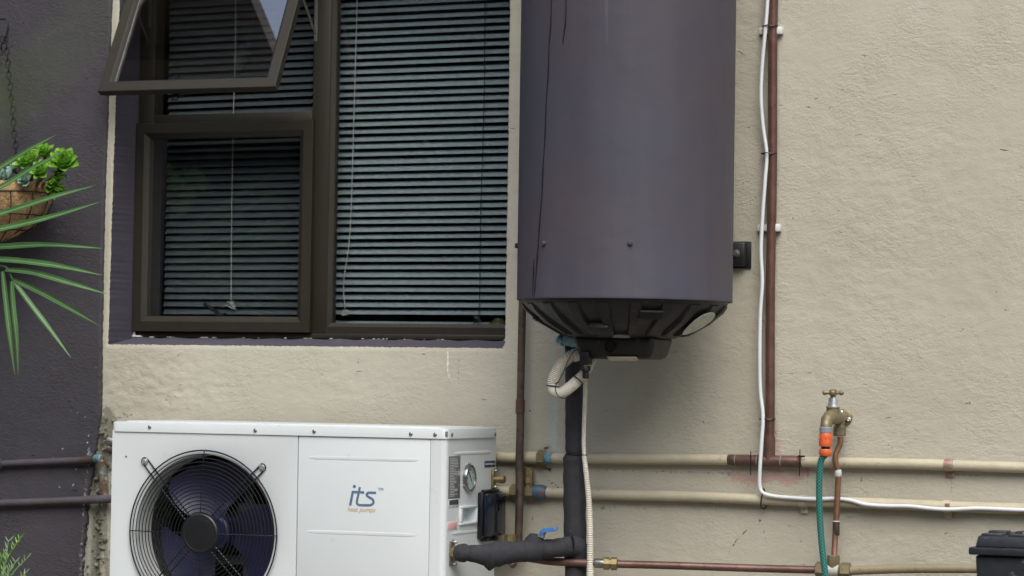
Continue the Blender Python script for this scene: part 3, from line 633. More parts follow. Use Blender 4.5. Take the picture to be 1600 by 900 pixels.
blind('grey venetian blind with shade put into its slat colour, behind the two left hand sashes', OX0+.040, (-1.1691, 0.2620, 1.3942)[0], OZ1-.02, BZ0, YB,
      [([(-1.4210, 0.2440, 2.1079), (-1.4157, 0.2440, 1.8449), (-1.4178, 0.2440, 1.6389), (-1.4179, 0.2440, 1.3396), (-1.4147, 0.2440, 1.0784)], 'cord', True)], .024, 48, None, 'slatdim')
blind('pale grey venetian blind behind the large right hand pane', (-1.1281, 0.2620, 1.3937)[0], OX1+.02, OZ1-.02, BZ0, YB,
      [([(-1.0248, 0.2440, 2.0910), (-1.0261, 0.2440, 1.9434), (-1.0301, 0.2440, 1.6120), (-1.0361, 0.2440, 1.2813), (-1.0536, 0.2440, 1.1346), (-1.0481, 0.2440, 1.0576)], 'cord', True),
       ([(-0.6267, 0.2440, 2.0739), (-0.6282, 0.2440, 1.9290), (-0.6270, 0.2440, 1.6216), (-0.6320, 0.2440, 1.3330), (-0.6314, 0.2440, 1.0629), (-0.6407, 0.2440, 1.0377)], 'gasket', True)], .013, 40, .006)
vz = (-0.5765, 0.2350, 1.0181)
MB().lathe((vz[0]+.01, vz[1]-.005, SILL_IN-.004), (0, 0, 1), [(0, .012), (.004, .02), (.02, .031), (.038, .034), (.052, .028), (.060, .016), (.066, .012), (.069, .014)], 24).build('vase', 'vase', None, 'small round olive vase on the inside sill behind the right pane', 'vase')

# ---------------------------------------------------------------- boiler
BX, BY, BR = 0.0, -.31, .2745
RZ = (0.0975, -0.5850, 1.0635)[2]; BTOP = 2.36
CF = Vector((.3382, -.9411, 0)); CR_ = Vector((.9411, .3382, 0))      # towards and across the usual view of the tank
def on(r, phi, z, k=0): return Vector((BX, BY, z))+(CF*math.cos(phi)+CR_*math.sin(phi))*r
boi = thing('water_heater', (BX, BY, RZ-.16), 'tall aubergine cylindrical water heater hung on the beige wall', 'water heater')
m = MB(); m.lathe((BX, BY, RZ), (0, 0, 1), [(0.003, BR-.006), (0, BR-.003), (0, BR), (.004, BR+.0006), (.007, BR), (.4, BR), (.8, BR), (BTOP-RZ-.01, BR), (BTOP-RZ, BR-.01), (BTOP-RZ+.03, .15), (BTOP-RZ+.035, .02)], 128)
m.build('jacket', 'jacket', boi, sharp=30)
m = MB(); m.lathe((BX, BY, RZ+.003), (0, 0, -1), [(0, .264), (.004, .2635), (.012, .261), (.020, .2545), (.034, .238), (.050, .216), (.066, .190), (.080, .163), (.090, .146), (.096, .130), (.098, .10), (.098, .02)], 96)
cap = m.build('bottom_cap', 'capplastic', boi)
def cone(s): return .254+(.150-.254)*s+.011*math.sin(math.pi*min(max(s, 0), 1)), RZ-.017-.070*s            # along the sloping side of the cap
for k in range(20):
    ph = math.pi*2*(k+.35)/20; m = MB(); V = []
    for s, hw, h in ((-.08, .019, .001), (.06, .018, .0065), (.5, .014, .007), (.92, .010, .0065), (1.02, .009, .001)):
        r, z = cone(s); dph = hw/r; nr = Vector((0, 0, -.82))
        for e, hh in ((-1, -.004), (-.72, h), (.72, h), (1, -.004)):
            p = on(r, ph+dph*e, z); o = on(1, ph+dph*e, 0)-Vector((BX, BY, 0)); V.append(p+(o*.57+nr*.82*1.0).normalized()*hh)
    F = [(i*4+j, i*4+j+1, i*4+4+j+1, i*4+4+j) for i in range(4) for j in range(3)]+[(0, 3, 2, 1), (16, 17, 18, 19)]
    m.add(V, F); m.build('rib', 'capplastic', cap, sharp=30)
# moulded pocket and boss on the cap
r, z = cone(.42)
def capbox(ph, s, d, name, mt, lift, bev=.003):
    r, z = cone(s); o = on(1, ph, 0)-Vector((BX, BY, 0)); nr = (o*.57+Vector((0, 0, -.82))).normalized(); tg = Vector((-o.y, o.x, 0)); dn = nr.cross(tg).normalized()
    R = Matrix((tg, nr, dn)).transposed(); m = MB(); m.box(on(r, ph, z)+nr*lift, d, bev, R); return m.build(name, mt, cap)
capbox(.275, .24, (.060, .006, .030), 'pocket_hole', 'dark', .0062, .0005)
capbox(-.33, .74, (.060, .03, .036), 'boss', 'capplastic', .001, .010)
capbox(-1.32, .36, (.020, .012, .016), 'lug', 'capplastic', .006, .002)
for q_ in range(7): capbox(-.16+.035*q_, 1.03, (.012+.006*(q_ % 3), .006, .006+.003*(q_ % 2)), 'crust', 'concrete', .003, .002)
m = MB(); V = []; n = 36                                                   # oval sticker wrapped on the cone
ring = [(1.04+.19*math.cos(2*math.pi*k/n), .46+.40*math.sin(2*math.pi*k/n)) for k in range(n)]
for lift in (.0085, .0093):
    for ph, s in ring+[(1.04, .46)]:
        r, z = cone(s); o = on(1, ph, 0)-Vector((BX, BY, 0)); V.append(on(r, ph, z)+(o*.57+Vector((0, 0, -.82))).normalized()*lift)
F = [((k+1) % n, k, n) for k in range(n)]+[(n+1+k, n+1+(k+1) % n, 2*n+1) for k in range(n)]+[(k, (k+1) % n, n+1+(k+1) % n, n+1+k) for k in range(n)]
m.add(V, F); m.build('sticker', 'sticker', cap, 'oval weathered white sticker')
# element cover under the cap
ez = (0.0001, -0.3100, 0.9721)[2]
m = MB(); Vp = [] 
bm = bmesh.new(); bmesh.ops.create_cube(bm, size=1); bmesh.ops.scale(bm, vec=(.225, .16, .058), verts=bm.verts)
for v_ in bm.verts:
    if v_.co.z < 0: v_.co.x *= .86; v_.co.y *= .84
bmesh.ops.bevel(bm, geom=bm.edges[:], offset=.016, segments=4, profile=.5, affect='EDGES'); bm.verts.index_update()
m.add([Vector((BX+.002, BY-.01, ez-.027))+v_.co for v_ in bm.verts], [tuple(q.index for q in f.verts) for f in bm.faces]); bm.free()
cov = m.build('element_cover', 'capplastic', boi)
fc = Vector((BX-.006, BY-.01-.0755, ez-.026))
MB().lathe(fc, (0, -1, -.12), [(0, .015), (.003, .0155), (.004, .0135), (.0015, .012), (.0015, .001)], 24).build('knockout', 'dark', cov)
m = MB(); m.box((BX+.025, BY-.075, ez-.0555), (.078, .018, .0015), 0, Matrix.Rotation(-.5, 3, 'X')); m.build('paper_label', 'paperlabel', cov)
m = MB(); g0 = Vector((-0.0806, -0.3850, 0.9131)); m.box(g0+Vector((.006, .0, .004)), (.026, .03, .034), .004); m.lathe(g0+Vector((.006, 0, -.016)), (0, 0, -1), [(0, .011), (.003, .0125), (.012, .0125), (.014, .009), (.030, .0085), (.032, .006)], 12); m.build('cable_gland', 'blackmetal', cov)
# taped outlet to the lagged pipe
m = MB(); pt = cr([(-0.1243, -0.2700, 0.9571), (-0.1512, -0.2550, 0.9604), (-0.1782, -0.2400, 0.9638), (-0.1961, -0.2350, 0.9654), (-0.2052, -0.2350, 0.9736)], 5); m.tube(pt, [.0155-.0012*math.sin(i*1.7) for i in range(len(pt))], 14); m.build('taped_outlet', 'teal', boi)
for a in ([(-0.1154, -0.5598, 1.9185), (-0.1143, -0.5603, 1.8063), (-0.1152, -0.5599, 1.7424), (-0.1195, -0.5579, 1.6947), (-0.1220, -0.5567, 1.6070), (-0.1263, -0.5545, 1.5513), (-0.1288, -0.5532, 1.4636), (-0.1339, -0.5504, 1.3920), (-0.1359, -0.5493, 1.3281), (-0.1423, -0.5456, 1.2565), (-0.1458, -0.5434, 1.2087), (-0.1503, -0.5405, 1.1530), (-0.1551, -0.5373, 1.1051), (-0.1579, -0.5354, 1.0684)],
          [(-0.0689, -0.5764, 1.9142), (-0.0689, -0.5764, 1.8026), (-0.0698, -0.5762, 1.7469), (-0.0740, -0.5751, 1.7153), (-0.0764, -0.5744, 1.6915)], [(-0.1623, -0.5322, 1.1614), (-0.1626, -0.5320, 1.1213), (-0.1651, -0.5301, 1.0702)]):
    q = cr(a, 4); n = len(q); m = MB(); m.tube(q, [.0018*(.45 if (i < 2 or i > n-3) else 1+.25*math.sin(i*.9)) for i in range(n)], 6); m.build('drip_run', 'paintrun', boi)
def bolt(p, ax, r, h, name='bolt', mt='screw', parent=None, washer=True):
    m = MB(); ax = Vector(ax).normalized()
    if washer: m.lathe(Vector(p), ax, [(0, r*1.5), (h*.2, r*1.5), (h*.25, r*1.2)], 16)
    m.lathe(Vector(p)+ax*h*.2, ax, [(0, r), (h*.65, r), (h*.8, r*.8)], 6); return m.build(name, mt, parent)
for p in ((-0.1253, -0.5539, 1.2001), (0.1038, -0.5638, 1.1986)): bolt(p, (p[0]-BX, p[1]-BY, 0), .0052, .008, parent=boi, mt=M['jacket'])
# wall brackets: right plate shows fully, left only its edge
a = (0.1941, -0.0280, 1.1978); b = (0.2352, -0.0280, 1.1977)
m = MB(); m.span((a[0]-.10, -.030, a[2]-.032), (b[0]-.004, -.006, a[2]+.031), .007); br = m.build('wall_bracket', 'blackmetal', boi)
bp_ = (0.2077, -0.0320, 1.1984); bolt((bp_[0], -.0305, bp_[2]), (0, -1, 0), .007, .010, parent=br)
bpos = (0.2255, -0.0120, 1.2228); MB().box((bpos[0]-.01, -.003, a[2]-.002), (.05, .005, .071), .002).build('shim', 'blackmetal', boi)
a = (-0.4161, -0.0280, 1.2212); m = MB(); m.span((a[0], -.034, a[2]-.007), (a[0]+.12, -.004, a[2]+.007), .003); m.build('wall_bracket', 'blackmetal', boi)
m = MB(); m.span((BX-.05, BY+BR-.004, a[2]-.03), (BX+.05, -.004, a[2]+.03), .004); m.build('wall_bracket', 'blackmetal', boi)
m = MB(); m.span((BX-.12, BY+BR-.004, 1.95), (BX+.12, -.002, 2.05), .004); m.build('wall_bracket', 'blackmetal', boi)

# ---------------------------------------------------------------- heat pump
D0 = .41; AXL = (-1.4246, -0.4100, 0.7084)[0]; AXR = (-0.4455, -0.4100, 0.6984)[0]; AYB = -.07; AZT = (-0.9360, -0.4100, 0.7317)[2]; AZL = (-0.9355, -0.4100, 0.7093)[2]
FC = Vector((-1.1412, -0.4100, 0.4406)); AZB = FC.z-(AZL-FC.z)-.03
hp = thing('heat_pump', ((AXL+AXR)/2, -.24, AZB), 'white heat pump unit with a round black fan grille and a blue logo', 'heat pump')
SX = (-0.8675, -0.4100, 0.5384)[0]; CX = (-0.4886, -0.4100, 0.5494)[0]; YFc = -D0
def holed(x0, x1, z0, z1, cx, cz, r, y0, y1, lip):
    n = 96; m = MB(); ang = [2*math.pi*k/n for k in range(n)]
    for X_, Z_ in ((x0, z0), (x1, z0), (x1, z1), (x0, z1)): ang.append(math.atan2(Z_-cz, X_-cx) % (2*math.pi))
    ang = sorted(set(round(a, 6) for a in ang)); N = len(ang); V = []
    for a in ang:
        c, s = math.cos(a), math.sin(a); t = min([(x1-cx)/c if c > 1e-9 else 9, (x0-cx)/c if c < -1e-9 else 9, (z1-cz)/s if s > 1e-9 else 9, (z0-cz)/s if s < -1e-9 else 9])
        V += [(cx+c*t, y1, cz+s*t), (cx+c*t, y0, cz+s*t), (cx+c*(r+.006), y0, cz+s*(r+.006)), (cx+c*(r+.0015), y0+.0018, cz+s*(r+.0015)), (cx+c*r, y0+.006, cz+s*r), (cx+c*r, y0+lip, cz+s*r)]
    F = []
    for i in range(N):
        j = (i+1) % N
        for k in range(5): F.append((i*6+k, j*6+k, j*6+k+1, i*6+k+1))
    return m.add(V, F)
FR = .2065
m = holed(AXL, SX-.0012, AZB, AZL-.0008, FC.x, FC.z, FR, YFc, AYB, .016); m.build('front_panel', 'acwhite', hp, sharp=25)
m = MB(); m.span((SX+.0008, YFc+.0006, AZB+.002), (CX-.0008, YFc+.02, AZL-.001), .0016); sp_ = m.build('service_panel', 'acwhite', hp)
for z in ((-0.6819, -0.4100, 0.6484)[2], (-0.6783, -0.4100, 0.4551)[2]):
    xa, xb = (-0.8426, -0.4100, 0.6463)[0], (-0.5201, -0.4100, 0.6490)[0]; n = 22; V = []
    pts = [(xa+(xb-xa)*k/n, YFc+.0016, z) for k in range(n+1)]
    m = MB(); m.tube(pts, [.001+.0044*min(1, 11*k/n, 11*(n-k)/n)**.5 for k in range(n+1)], 12); m.v = [(x, YFc+.0008+(y-YFc-.0016)*.17, zz) for x, y, zz in m.v]
    m.build('pressed_rib', 'acwhite', sp_)
# rounded corner post and side panel
rc = .016; pl = [(CX+.0008, YFc+.001), (CX+.0008, YFc)]+[(AXR-rc+rc*math.sin(a), YFc+rc-rc*math.cos(a)) for a in [math.pi/2*k/8 for k in range(9)]]+[(AXR, YFc+.026)]
def prism(pl, z0, z1):
    n = len(pl); m = MB(); m.add([(x, y, z0) for x, y in pl]+[(x, y, z1) for x, y in pl], [(i, i+1, n+i+1, n+i) for i in range(n-1)]); return m
inn = [(x-.0015 if x > AXR-.01 else x, y+.0015) for x, y in pl][::-1]
m = prism(pl+inn+[pl[0]], AZB, AZL-.001); m.build('corner_post', 'acwhite', hp)
HY0, HY1, HZ0_, HZ1_ = (-0.4450, -0.3161, 0.5294)[1]+.012, (-0.4450, -0.2042, 0.4802)[1]-.006, (-0.4450, -0.2042, 0.4802)[2]+.006, (-0.4450, -0.3161, 0.5294)[2]-.006
m = MB(); sy0, sz1 = YFc+.0264, AZL-.001
for a, b in (((sy0, AZB), (HY0, sz1)), ((HY1, AZB), (AYB, sz1)), ((HY0, AZB), (HY1, HZ0_)), ((HY0, HZ1_), (HY1, sz1))): m.span((AXR-.0022, a[0], a[1]), (AXR-.0002, b[0], b[1]))
side = m.build('side_panel', 'acwhite', hp)
for pa, pb in (((-0.4452, -0.3635, 0.6697), (-0.4452, -0.1025, 0.6628)), ((-0.4452, -0.3721, 0.4638), (-0.4452, -0.0763, 0.4564))):
    n = 18; z = (pa[2]+pb[2])/2; m = MB(); m.tube([(AXR, pa[1]+(pb[1]-pa[1])*k/n, z) for k in range(n+1)], [.001+.0044*min(1, 9*k/n, 9*(n-k)/n)**.5 for k in range(n+1)], 12)
    m.v = [(AXR-.0008+(x-AXR)*.36, y, zz) for x, y, zz in m.v]; m.build('pressed_rib', 'acwhite', side)
# lid with turned-down lip, slightly crowned
bm = bmesh.new(); bmesh.ops.create_cube(bm, size=1); lw, ld, lh = AXR-AXL+.007, D0+AYB+.007, AZT-AZL+.004
bmesh.ops.scale(bm, vec=(lw, ld, lh), verts=bm.verts)
bmesh.ops.bevel(bm, geom=[e for e in bm.edges if abs(e.verts[0].co.z-e.verts[1].co.z) > lh*.5], offset=.018, segments=6, profile=.5, affect='EDGES')
bmesh.ops.bevel(bm, geom=[e for e in bm.edges if all(v_.co.z > lh*.49 for v_ in e.verts)], offset=.0025, segments=2, profile=.5, affect='EDGES')
bmesh.ops.delete(bm, geom=[f for f in bm.faces if f.normal.z < -.9], context='FACES'); bm.verts.index_update()
m = MB(); m.add([Vector(((AXL+AXR)/2, (AYB-D0)/2, AZT-lh/2))+v_.co for v_ in bm.verts], [tuple(q.index for q in f.verts) for f in bm.faces]); bm.free()
lid = m.build('lid', 'acwhite', hp, sharp=30)
m = MB(); nx = 12                                            # raised top pressing
m.box(((AXL+AXR)/2, (AYB-D0)/2, AZT-.0005), (lw-.06, ld-.06, .007), .003); m.build('top_pressing', 'acwhite', lid)
for p in ((-1.3091, -0.4135, 0.7193), (-0.9923, -0.4135, 0.7162), (-0.8199, -0.4135, 0.7172), (-0.5432, -0.4135, 0.7161), (-0.4747, -0.4135, 0.7159)):
    m = MB(); m.lathe((p[0], YFc-.0034, p[2]), (0, -1, 0), [(0, .0052), (.002, .0050), (.0036, .003), (.0036, .0015), (.0026, .0008)], 12); m.build('screw', 'screw', lid)
for p in ((-0.4415, -0.3824, 0.7162), (-0.4415, -0.0888, 0.7139)):
    m = MB(); m.lathe((AXR+.0034, p[1], p[2]), (1, 0, 0), [(0, .0052), (.002, .0050), (.0036, .003), (.0036, .0015), (.0026, .0008)], 12); m.build('screw', 'screw', lid)
p = (-0.4476, -0.4100, 0.7181); m = MB(); m.box((AXR-.001, YFc+.0035, p[2]), (.007, .008, .013), .002, Matrix.Rotation(.78, 3, 'Z')); m.build('lid_corner_nick', 'speclabel', lid)
p = (-1.3817, -0.4100, 0.6379); m = MB(); m.lathe((p[0], YFc+.0005, p[2]), (0, -1, 0), [(0, .003), (.0008, .003), (.0014, .001)], 10); m.build('rivet', 'speclabel', hp)
# casing behind: back, floor, partition and shroud
m = MB(); y0, y1 = YFc+.012, AYB
m.span((AXL+.001, y1-.004, AZB), (AXR-.021, y1-.001, AZL)); m.span((AXL+.001, y0, AZB-.001), (AXR-.021, y1-.004, AZB+.004)); m.span((SX-.004, y0+.002, AZB+.004), (SX-.002, y1-.005, AZL-.01)); m.build('casing', 'dark', hp)
m = MB(); n = 96; V = []; sy = [(YFc+.0165, FR-.0006), (YFc+.05, FR-.002), (YFc+.082, FR-.001), (YFc+.090, FR+.012)]
for k in range(n):
    a = 2*math.pi*k/n
    for y, r in sy: V.append((FC.x+r*math.cos(a), y, FC.z+r*math.sin(a)))
    for y, r in sy[::-1]: V.append((FC.x+(r+.0015)*math.cos(a), y, FC.z+(r+.0015)*math.sin(a)))
m.add(V, [(i*8+k, ((i+1) % n)*8+k, ((i+1) % n)*8+(k+1) % 8, i*8+(k+1) % 8) for i in range(n) for k in range(8)]); m.build('shroud', 'acshroud', hp)
# fan
fan = thing('fan', (FC.x, YFc+.075, FC.z), parent=hp)
def blade(a0):
    m = MB(); nr, na = 9, 12; V = []
    for i in range(nr+1):
        t = i/nr; r = .042+(.188-.042)*t; span = 1.30+.30*t; sw = -.34*t*t
        if t > .9: span *= 1-.12*(t-.9)/.1
        for j in range(na+1):
            u = j/na; a = a0+sw+span*(u-.5); tw = .50*r*span; y = YFc+.078+(u-.5)*min(tw, .062)*-1+.010*math.sin(math.pi*u)
            V.append((FC.x+r*math.cos(a), y, FC.z+r*math.sin(a)))
    K = len(V); V += [(x, y+.0025, z) for x, y, z in V]; F = []
    for i in range(nr):
        for j in range(na):
            q = (i*(na+1)+j, i*(na+1)+j+1, (i+1)*(na+1)+j+1, (i+1)*(na+1)+j); F += [q, tuple(K+x for x in q[::-1])]
    edge = [j for j in range(na+1)]+[i*(na+1)+na for i in range(1, nr+1)]+[nr*(na+1)+j for j in range(na-1, -1, -1)]+[i*(na+1) for i in range(nr-1, 0, -1)]
    F += [(edge[k], K+edge[k], K+edge[(k+1) % len(edge)], edge[(k+1) % len(edge)]) for k in range(len(edge))]
    m.add(V, F); return m.build('blade', 'blade', fan, sharp=60)
for a in (112, -5, -122): blade(math.radians(a))
MB().lathe((FC.x, YFc+.115, FC.z), (0, -1, 0), [(0, .046), (.06, .046), (.066, .04), (.068, .01)], 32).build('hub', 'blade', fan)
mm = thing('motor_mount', (FC.x, YFc+.2, FC.z), parent=hp)
for x in (FC.x+.135, FC.x+.04): MB().span((x, YFc+.150, AZB+.01), (x+.028, YFc+.172, AZL-.02), .002).build('upright', 'mount', mm)
MB().span((FC.x+.02, YFc+.1505, FC.z+.045), (FC.x+.18, YFc+.149, FC.z+.075), .0005).build('cross_bar', 'mount', mm)
MB().span((FC.x-.04, YFc+.1505, FC.z-.09), (FC.x+.16, YFc+.149, FC.z-.065), .0005).build('cross_bar', 'mount', mm)
MB().lathe((FC.x, YFc+.2, FC.z), (0, -1, 0), [(0, .06), (.06, .06), (.07, .05)], 24).build('motor', 'dark', mm)
# grille: rings, spokes, double legs to the fixing bolts
GR = .2195
gr = thing('fan_grille', (FC.x, YFc-.02, FC.z), parent=hp)
def gy(r): return YFc-.009-.016*math.cos(min(1, r/GR)*math.pi/2)**.8
for k in range(17):
    r = .056+(GR-.056)*k/16; MB().torus((FC.x, gy(r), FC.z), (0, 1, 0), r, .0015 if k < 16 else .0021, 84, 6).build('ring', 'grille', gr)
for a in (0, 90, 180, 270):
    a = math.radians(a); MB().tube([(FC.x+r*math.cos(a), gy(r)+.002, FC.z+r*math.sin(a)) for r in [.04+(GR-.038)*k/8 for k in range(9)]], .0015, 6).build('spoke', 'grille', gr)
p1, p2 = (-1.3227, -0.4100, 0.6273), (-0.9695, -0.4100, 0.6197)
for (bx_, bz_) in ((p1[0], p1[2]), (p2[0], p2[2]), (2*FC.x-p1[0], 2*FC.z-p1[2]), (2*FC.x-p2[0], 2*FC.z-p2[2])):
    d = Vector((bx_-FC.x, 0, bz_-FC.z)); L = d.length; d.normalize(); s = Vector((-d.z, 0, d.x)); pts = []
    w = .0088
    for r in [.03+(L-.03)*k/9 for k in range(10)]: pts.append((FC+d*r+s*w, r))
    path = [(q.x, gy(min(r, GR))+.0035+(max(0, r-GR)*.12), q.z) for q, r in pts]
    for k in range(1, 8):
        a = math.pi*k/8; q = FC+d*(L+w*math.sin(a))+s*w*math.cos(a); path.append((q.x, YFc-.0035, q.z))
    for r in [.03+(L-.03)*k/9 for k in range(9, -1, -1)]:
        q = FC+d*r-s*w; path.append((q.x, gy(min(r, GR))+.0035+(max(0, r-GR)*.12), q.z))
    MB().tube(path, .0022, 7).build('grille_leg', 'grille', gr)
    m = MB(); c = FC+d*L; m.lathe((c.x, YFc-.0002, c.z), (0, -1, 0), [(0, .0098), (.0045, .0098), (.005, .0088), (.005, .0062), (.0092, .0062), (.0098, .0045)], 20); m.build('bolt', 'chrome', gr)
MB().lathe((FC.x, YFc-.018, FC.z), (0, -1, 0), [(0, .0535), (.006, .0535), (.0085, .051), (.0095, .046), (.0088, .0445), (.0092, .043), (.0100, .02), (.0100, .001)], 48).build('grille_cap', 'grille', gr)
# logo
def ribbon(pts, w, y0, y1):
    q = [Vector((p[0], p[2])) for p in pts]; m = MB(); V = []; n = len(q)
    for i in range(n):
        t = (q[min(i+1, n-1)]-q[max(i-1, 0)]).normalized(); nn = Vector((-t.y, t.x))*w/2
        for pp in (q[i]+nn, q[i]-nn):
            V += [(pp.x, y0, pp.y), (pp.x, y1, pp.y)]
    F = []
    for i in range(n-1):
        a, b = i*4, i*4+4; F += [(a, b, b+2, a+2), (a+1, a+3, b+3, b+1), (a, a+1, b+1, b), (a+2, b+2, b+3, a+3)]
    F += [(0, 2, 3, 1), (4*n-4, 4*n-3, 4*n-1, 4*n-2)]
    return m.add(V, F)
LY = YFc+.0006; lg = thing('logo', (-0.6802, -0.4095, 0.5438), parent=sp_)
sw = .0069
m = ribbon([(-0.7146, -0.4100, 0.5264), (-0.7069, -0.4100, 0.5647)], sw, LY-.0005, LY+.0002); m.build('letter_i', 'logoblue', lg)
m = ribbon([(-0.7086, -0.4100, 0.5620), (-0.6745, -0.4100, 0.5614)], sw*.93, LY-.00062, LY+.0002); m.build('letter_bar', 'logoblue', lg)
ts = cr([(-0.6874, -0.4100, 0.5751), (-0.6909, -0.4100, 0.5573), (-0.6952, -0.4100, 0.5380), (-0.6934, -0.4100, 0.5311), (-0.6868, -0.4100, 0.5286), (-0.6716, -0.4100, 0.5286), (-0.6571, -0.4100, 0.5293), (-0.6486, -0.4100, 0.5340), (-0.6487, -0.4100, 0.5417), (-0.6547, -0.4100, 0.5469), (-0.6625, -0.4100, 0.5507), (-0.6673, -0.4100, 0.5550), (-0.6653, -0.4100, 0.5598), (-0.6590, -0.4100, 0.5614), (-0.6408, -0.4100, 0.5615)], 6)
ribbon(ts, sw*.9, LY-.0007, LY+.0002).build('letter_ts', 'logoblue', lg)
p = (-0.7032, -0.4100, 0.5764); MB().lathe((p[0], LY+.0002, p[2]), (0, -1, 0), [(0, .0044), (.0008, .0044)], 20).build('letter_dot', 'logoblue', lg)
p = (-0.7216, -0.4100, 0.5113); text_mesh('heat pumps', .080, (p[0], LY-.0003, p[2]), (1, 0, 0), (0, 0, 1), 'logotan', 'lettering', lg, .28)
p = (-0.6356, -0.4100, 0.5668); text_mesh('TM', .0150, (p[0], LY-.0003, p[2]), (1, 0, 0), (0, 0, 1), 'logoblue', 'lettering', lg, .05)
# things fixed on the side panel
def splate(pa, pb, t, name, mt, parent=side, bev=.0004):
    m = MB(); m.span((AXR-.0004, pa[1], pa[2]), (AXR+t, pb[1], pb[2]), bev); return m.build(name, mt, parent)
a, b = (-0.4450, -0.3908, 0.6603), (-0.4450, -0.3148, 0.5501); lab = splate(a, b, .0008, 'spec_label', 'speclabel')
rn = random.Random(5); m = MB()
for k in range(24):
    z = a[2]-.006-(a[2]-b[2]-.010)*k/24; y = a[1]-(a[1]-b[1])*.0+.0
    d = b[1]-a[1]; m.span((AXR+.0006, a[1]+d*.12, z), (AXR+.0011, a[1]+d*(.12+rn.uniform(.3, .74)), z-.0016))
m.build('print_lines', 'speclines', lab)
lb2 = splate((-0.4450, -0.3886, 0.5516), (-0.4450, -0.3224, 0.5280), .0008, 'navy_label', 'sticker'); splate((-0.4450, -0.3842, 0.5474), (-0.4450, -0.3248, 0.5347), .0012, 'navy_print', 'navyprint', lb2)
lb3 = splate((-0.4450, -0.3925, 0.4917), (-0.4450, -0.3307, 0.4703), .0008, 'pink_label', 'paperlabel'); splate((-0.4450, -0.3882, 0.4891), (-0.4450, -0.3329, 0.4729), .0012, 'pink_print', 'pinklabel', lb3)
a, b = (-0.4450, -0.1500, 0.6436), (-0.4450, -0.0755, 0.6268); lb4 = splate(a, b, .001, 'name_plate', 'navyprint')
text_mesh('Darlington', (b[1]-a[1])*.88, (AXR+.0012, a[1]+(b[1]-a[1])*.06, (a[2]+b[2])/2-.0022), (0, 1, 0), (0, 0, 1), 'clip', 'lettering', lb4, sx=.0075)
g = Vector((-0.4450, -0.2611, 0.6011)); g.x = AXR
ga = thing('pressure_gauge', g, parent=hp)
MB().lathe(g, (1, 0, 0), [(-.001, .036), (.006, .036), (.010, .0345), (.011, .032), (.010, .0300), (.0065, .0295)], 40).build('bezel', 'bezel', ga)
MB().lathe(g+Vector((.0062, 0, 0)), (1, 0, 0), [(0, .0298), (.0008, .0298)], 36).build('dial', 'dial', ga)
m = MB()
for k in range(25):
    an = math.radians(-135+270*k/24+90); r0 = .021 if k % 4 else .018; c = Vector((0, math.cos(an), math.sin(an)))
    m.tube([g+Vector((.0072, 0, 0))+c*r0, g+Vector((.0072, 0, 0))+c*.0255], .00045 if k % 4 else .0008, 4)
m.build('scale_marks', 'tie', ga)
MB().tube([g+Vector((.0085, -.016, .019)), g+Vector((.0085, .007, -.0085))], .0009, 6).build('needle', 'tie', ga)
for an in (90, 210, 330):
    c = g+Vector((.003, math.cos(math.radians(an))*.0375, math.sin(math.radians(an))*.0375)); MB().lathe(c, (1, 0, 0), [(-.003, .0035), (.003, .0035), (.004, .002)], 8).build('gauge_screw', 'screw', ga)
a, b = (-0.4450, -0.3161, 0.5294), (-0.4450, -0.2042, 0.4802); y0, y1, z0, z1 = a[1], b[1], b[2], a[2]
hd = thing('carry_handle', ((AXR), (y0+y1)/2, (z0+z1)/2), parent=hp)
for q in (((y0, z1-.006), (y1, z1)), ((y0, z0), (y1, z0+.006)), ((y0, z0+.0062), (y0+.012, z1-.0062)), ((y1-.006, z0+.0062), (y1, z1-.0062))):
    m = MB(); m.span((AXR-.002, q[0][0], q[0][1]), (AXR+.006, q[1][0], q[1][1]), .0018); m.build('handle_rim', 'acwhite', hd)
m = MB(); i = [(y0+.012, z0+.006), (y1-.006, z0+.006), (y1-.006, z1-.006), (y0+.012, z1-.006)]; j = [(y0+.03, z0+.014), (y1-.010, z0+.014), (y1-.010, z1-.010), (y0+.03, z1-.010)]
m.add([(AXR+.0025, y, z) for y, z in i]+[(AXR-.024, y, z) for y, z in j], [(0, 1, 5, 4), (1, 2, 6, 5), (2, 3, 7, 6), (3, 0, 4, 7), (4, 5, 6, 7)]); m.build('handle_recess', 'acwhite', hd, sharp=10)
# controller in a box on the side, and the two water fittings
a, b = (-0.4450, -0.1965, 0.5624), (-0.4450, -0.0626, 0.4404)
ct = thing('controller', (AXR, (a[1]+b[1])/2, b[2]), parent=hp)
m = MB(); m.span((AXR+.0003, a[1], b[2]), (AXR+.016, b[1]+.005, a[2]), .004); m.build('back_box', 'ctrlbody', ct)
m = MB(); m.span((AXR+.0155, a[1]+.006, b[2]+.005), (AXR+.028, b[1]+.002, a[2]-.004), .005); cvr = m.build('cover', 'ctrl', ct)
m = MB(); yc = (a[1]+b[1])/2; m.span((AXR+.0275, yc-.005, a[2]-.052), (AXR+.0286, yc+.05, a[2]-.020), .0004); m.build('screen', 'screen', cvr)
m = MB(); m.span((AXR+.002, a[1]+.02, a[2]-.001), (AXR+.018, b[1]-.02, a[2]+.006), .003); m.build('hinge', 'ctrlbody', ct)
for q in (.25, .7):
    y = a[1]+(b[1]-a[1])*q; m = MB(); m.span((AXR+.003, y-.012, b[2]-.009), (AXR+.02, y+.014, b[2]+.001), .002); m.build('catch', 'ctrlbody', ct)
v = Vector((-0.4450, -0.0958, 0.5945)); v.x = AXR; vl = thing('service_valve', v, parent=hp)
MB().box(v+Vector((.004, 0, 0)), (.008, .016, .05), .003).build('valve_flange', 'brass', vl)
MB().lathe(v, (1, 0, 0), [(.006, .0085), (.022, .0085), (.0221, .0105), (.036, .0105), (.037, .009)], 8).build('valve_stem', 'brass', vl)
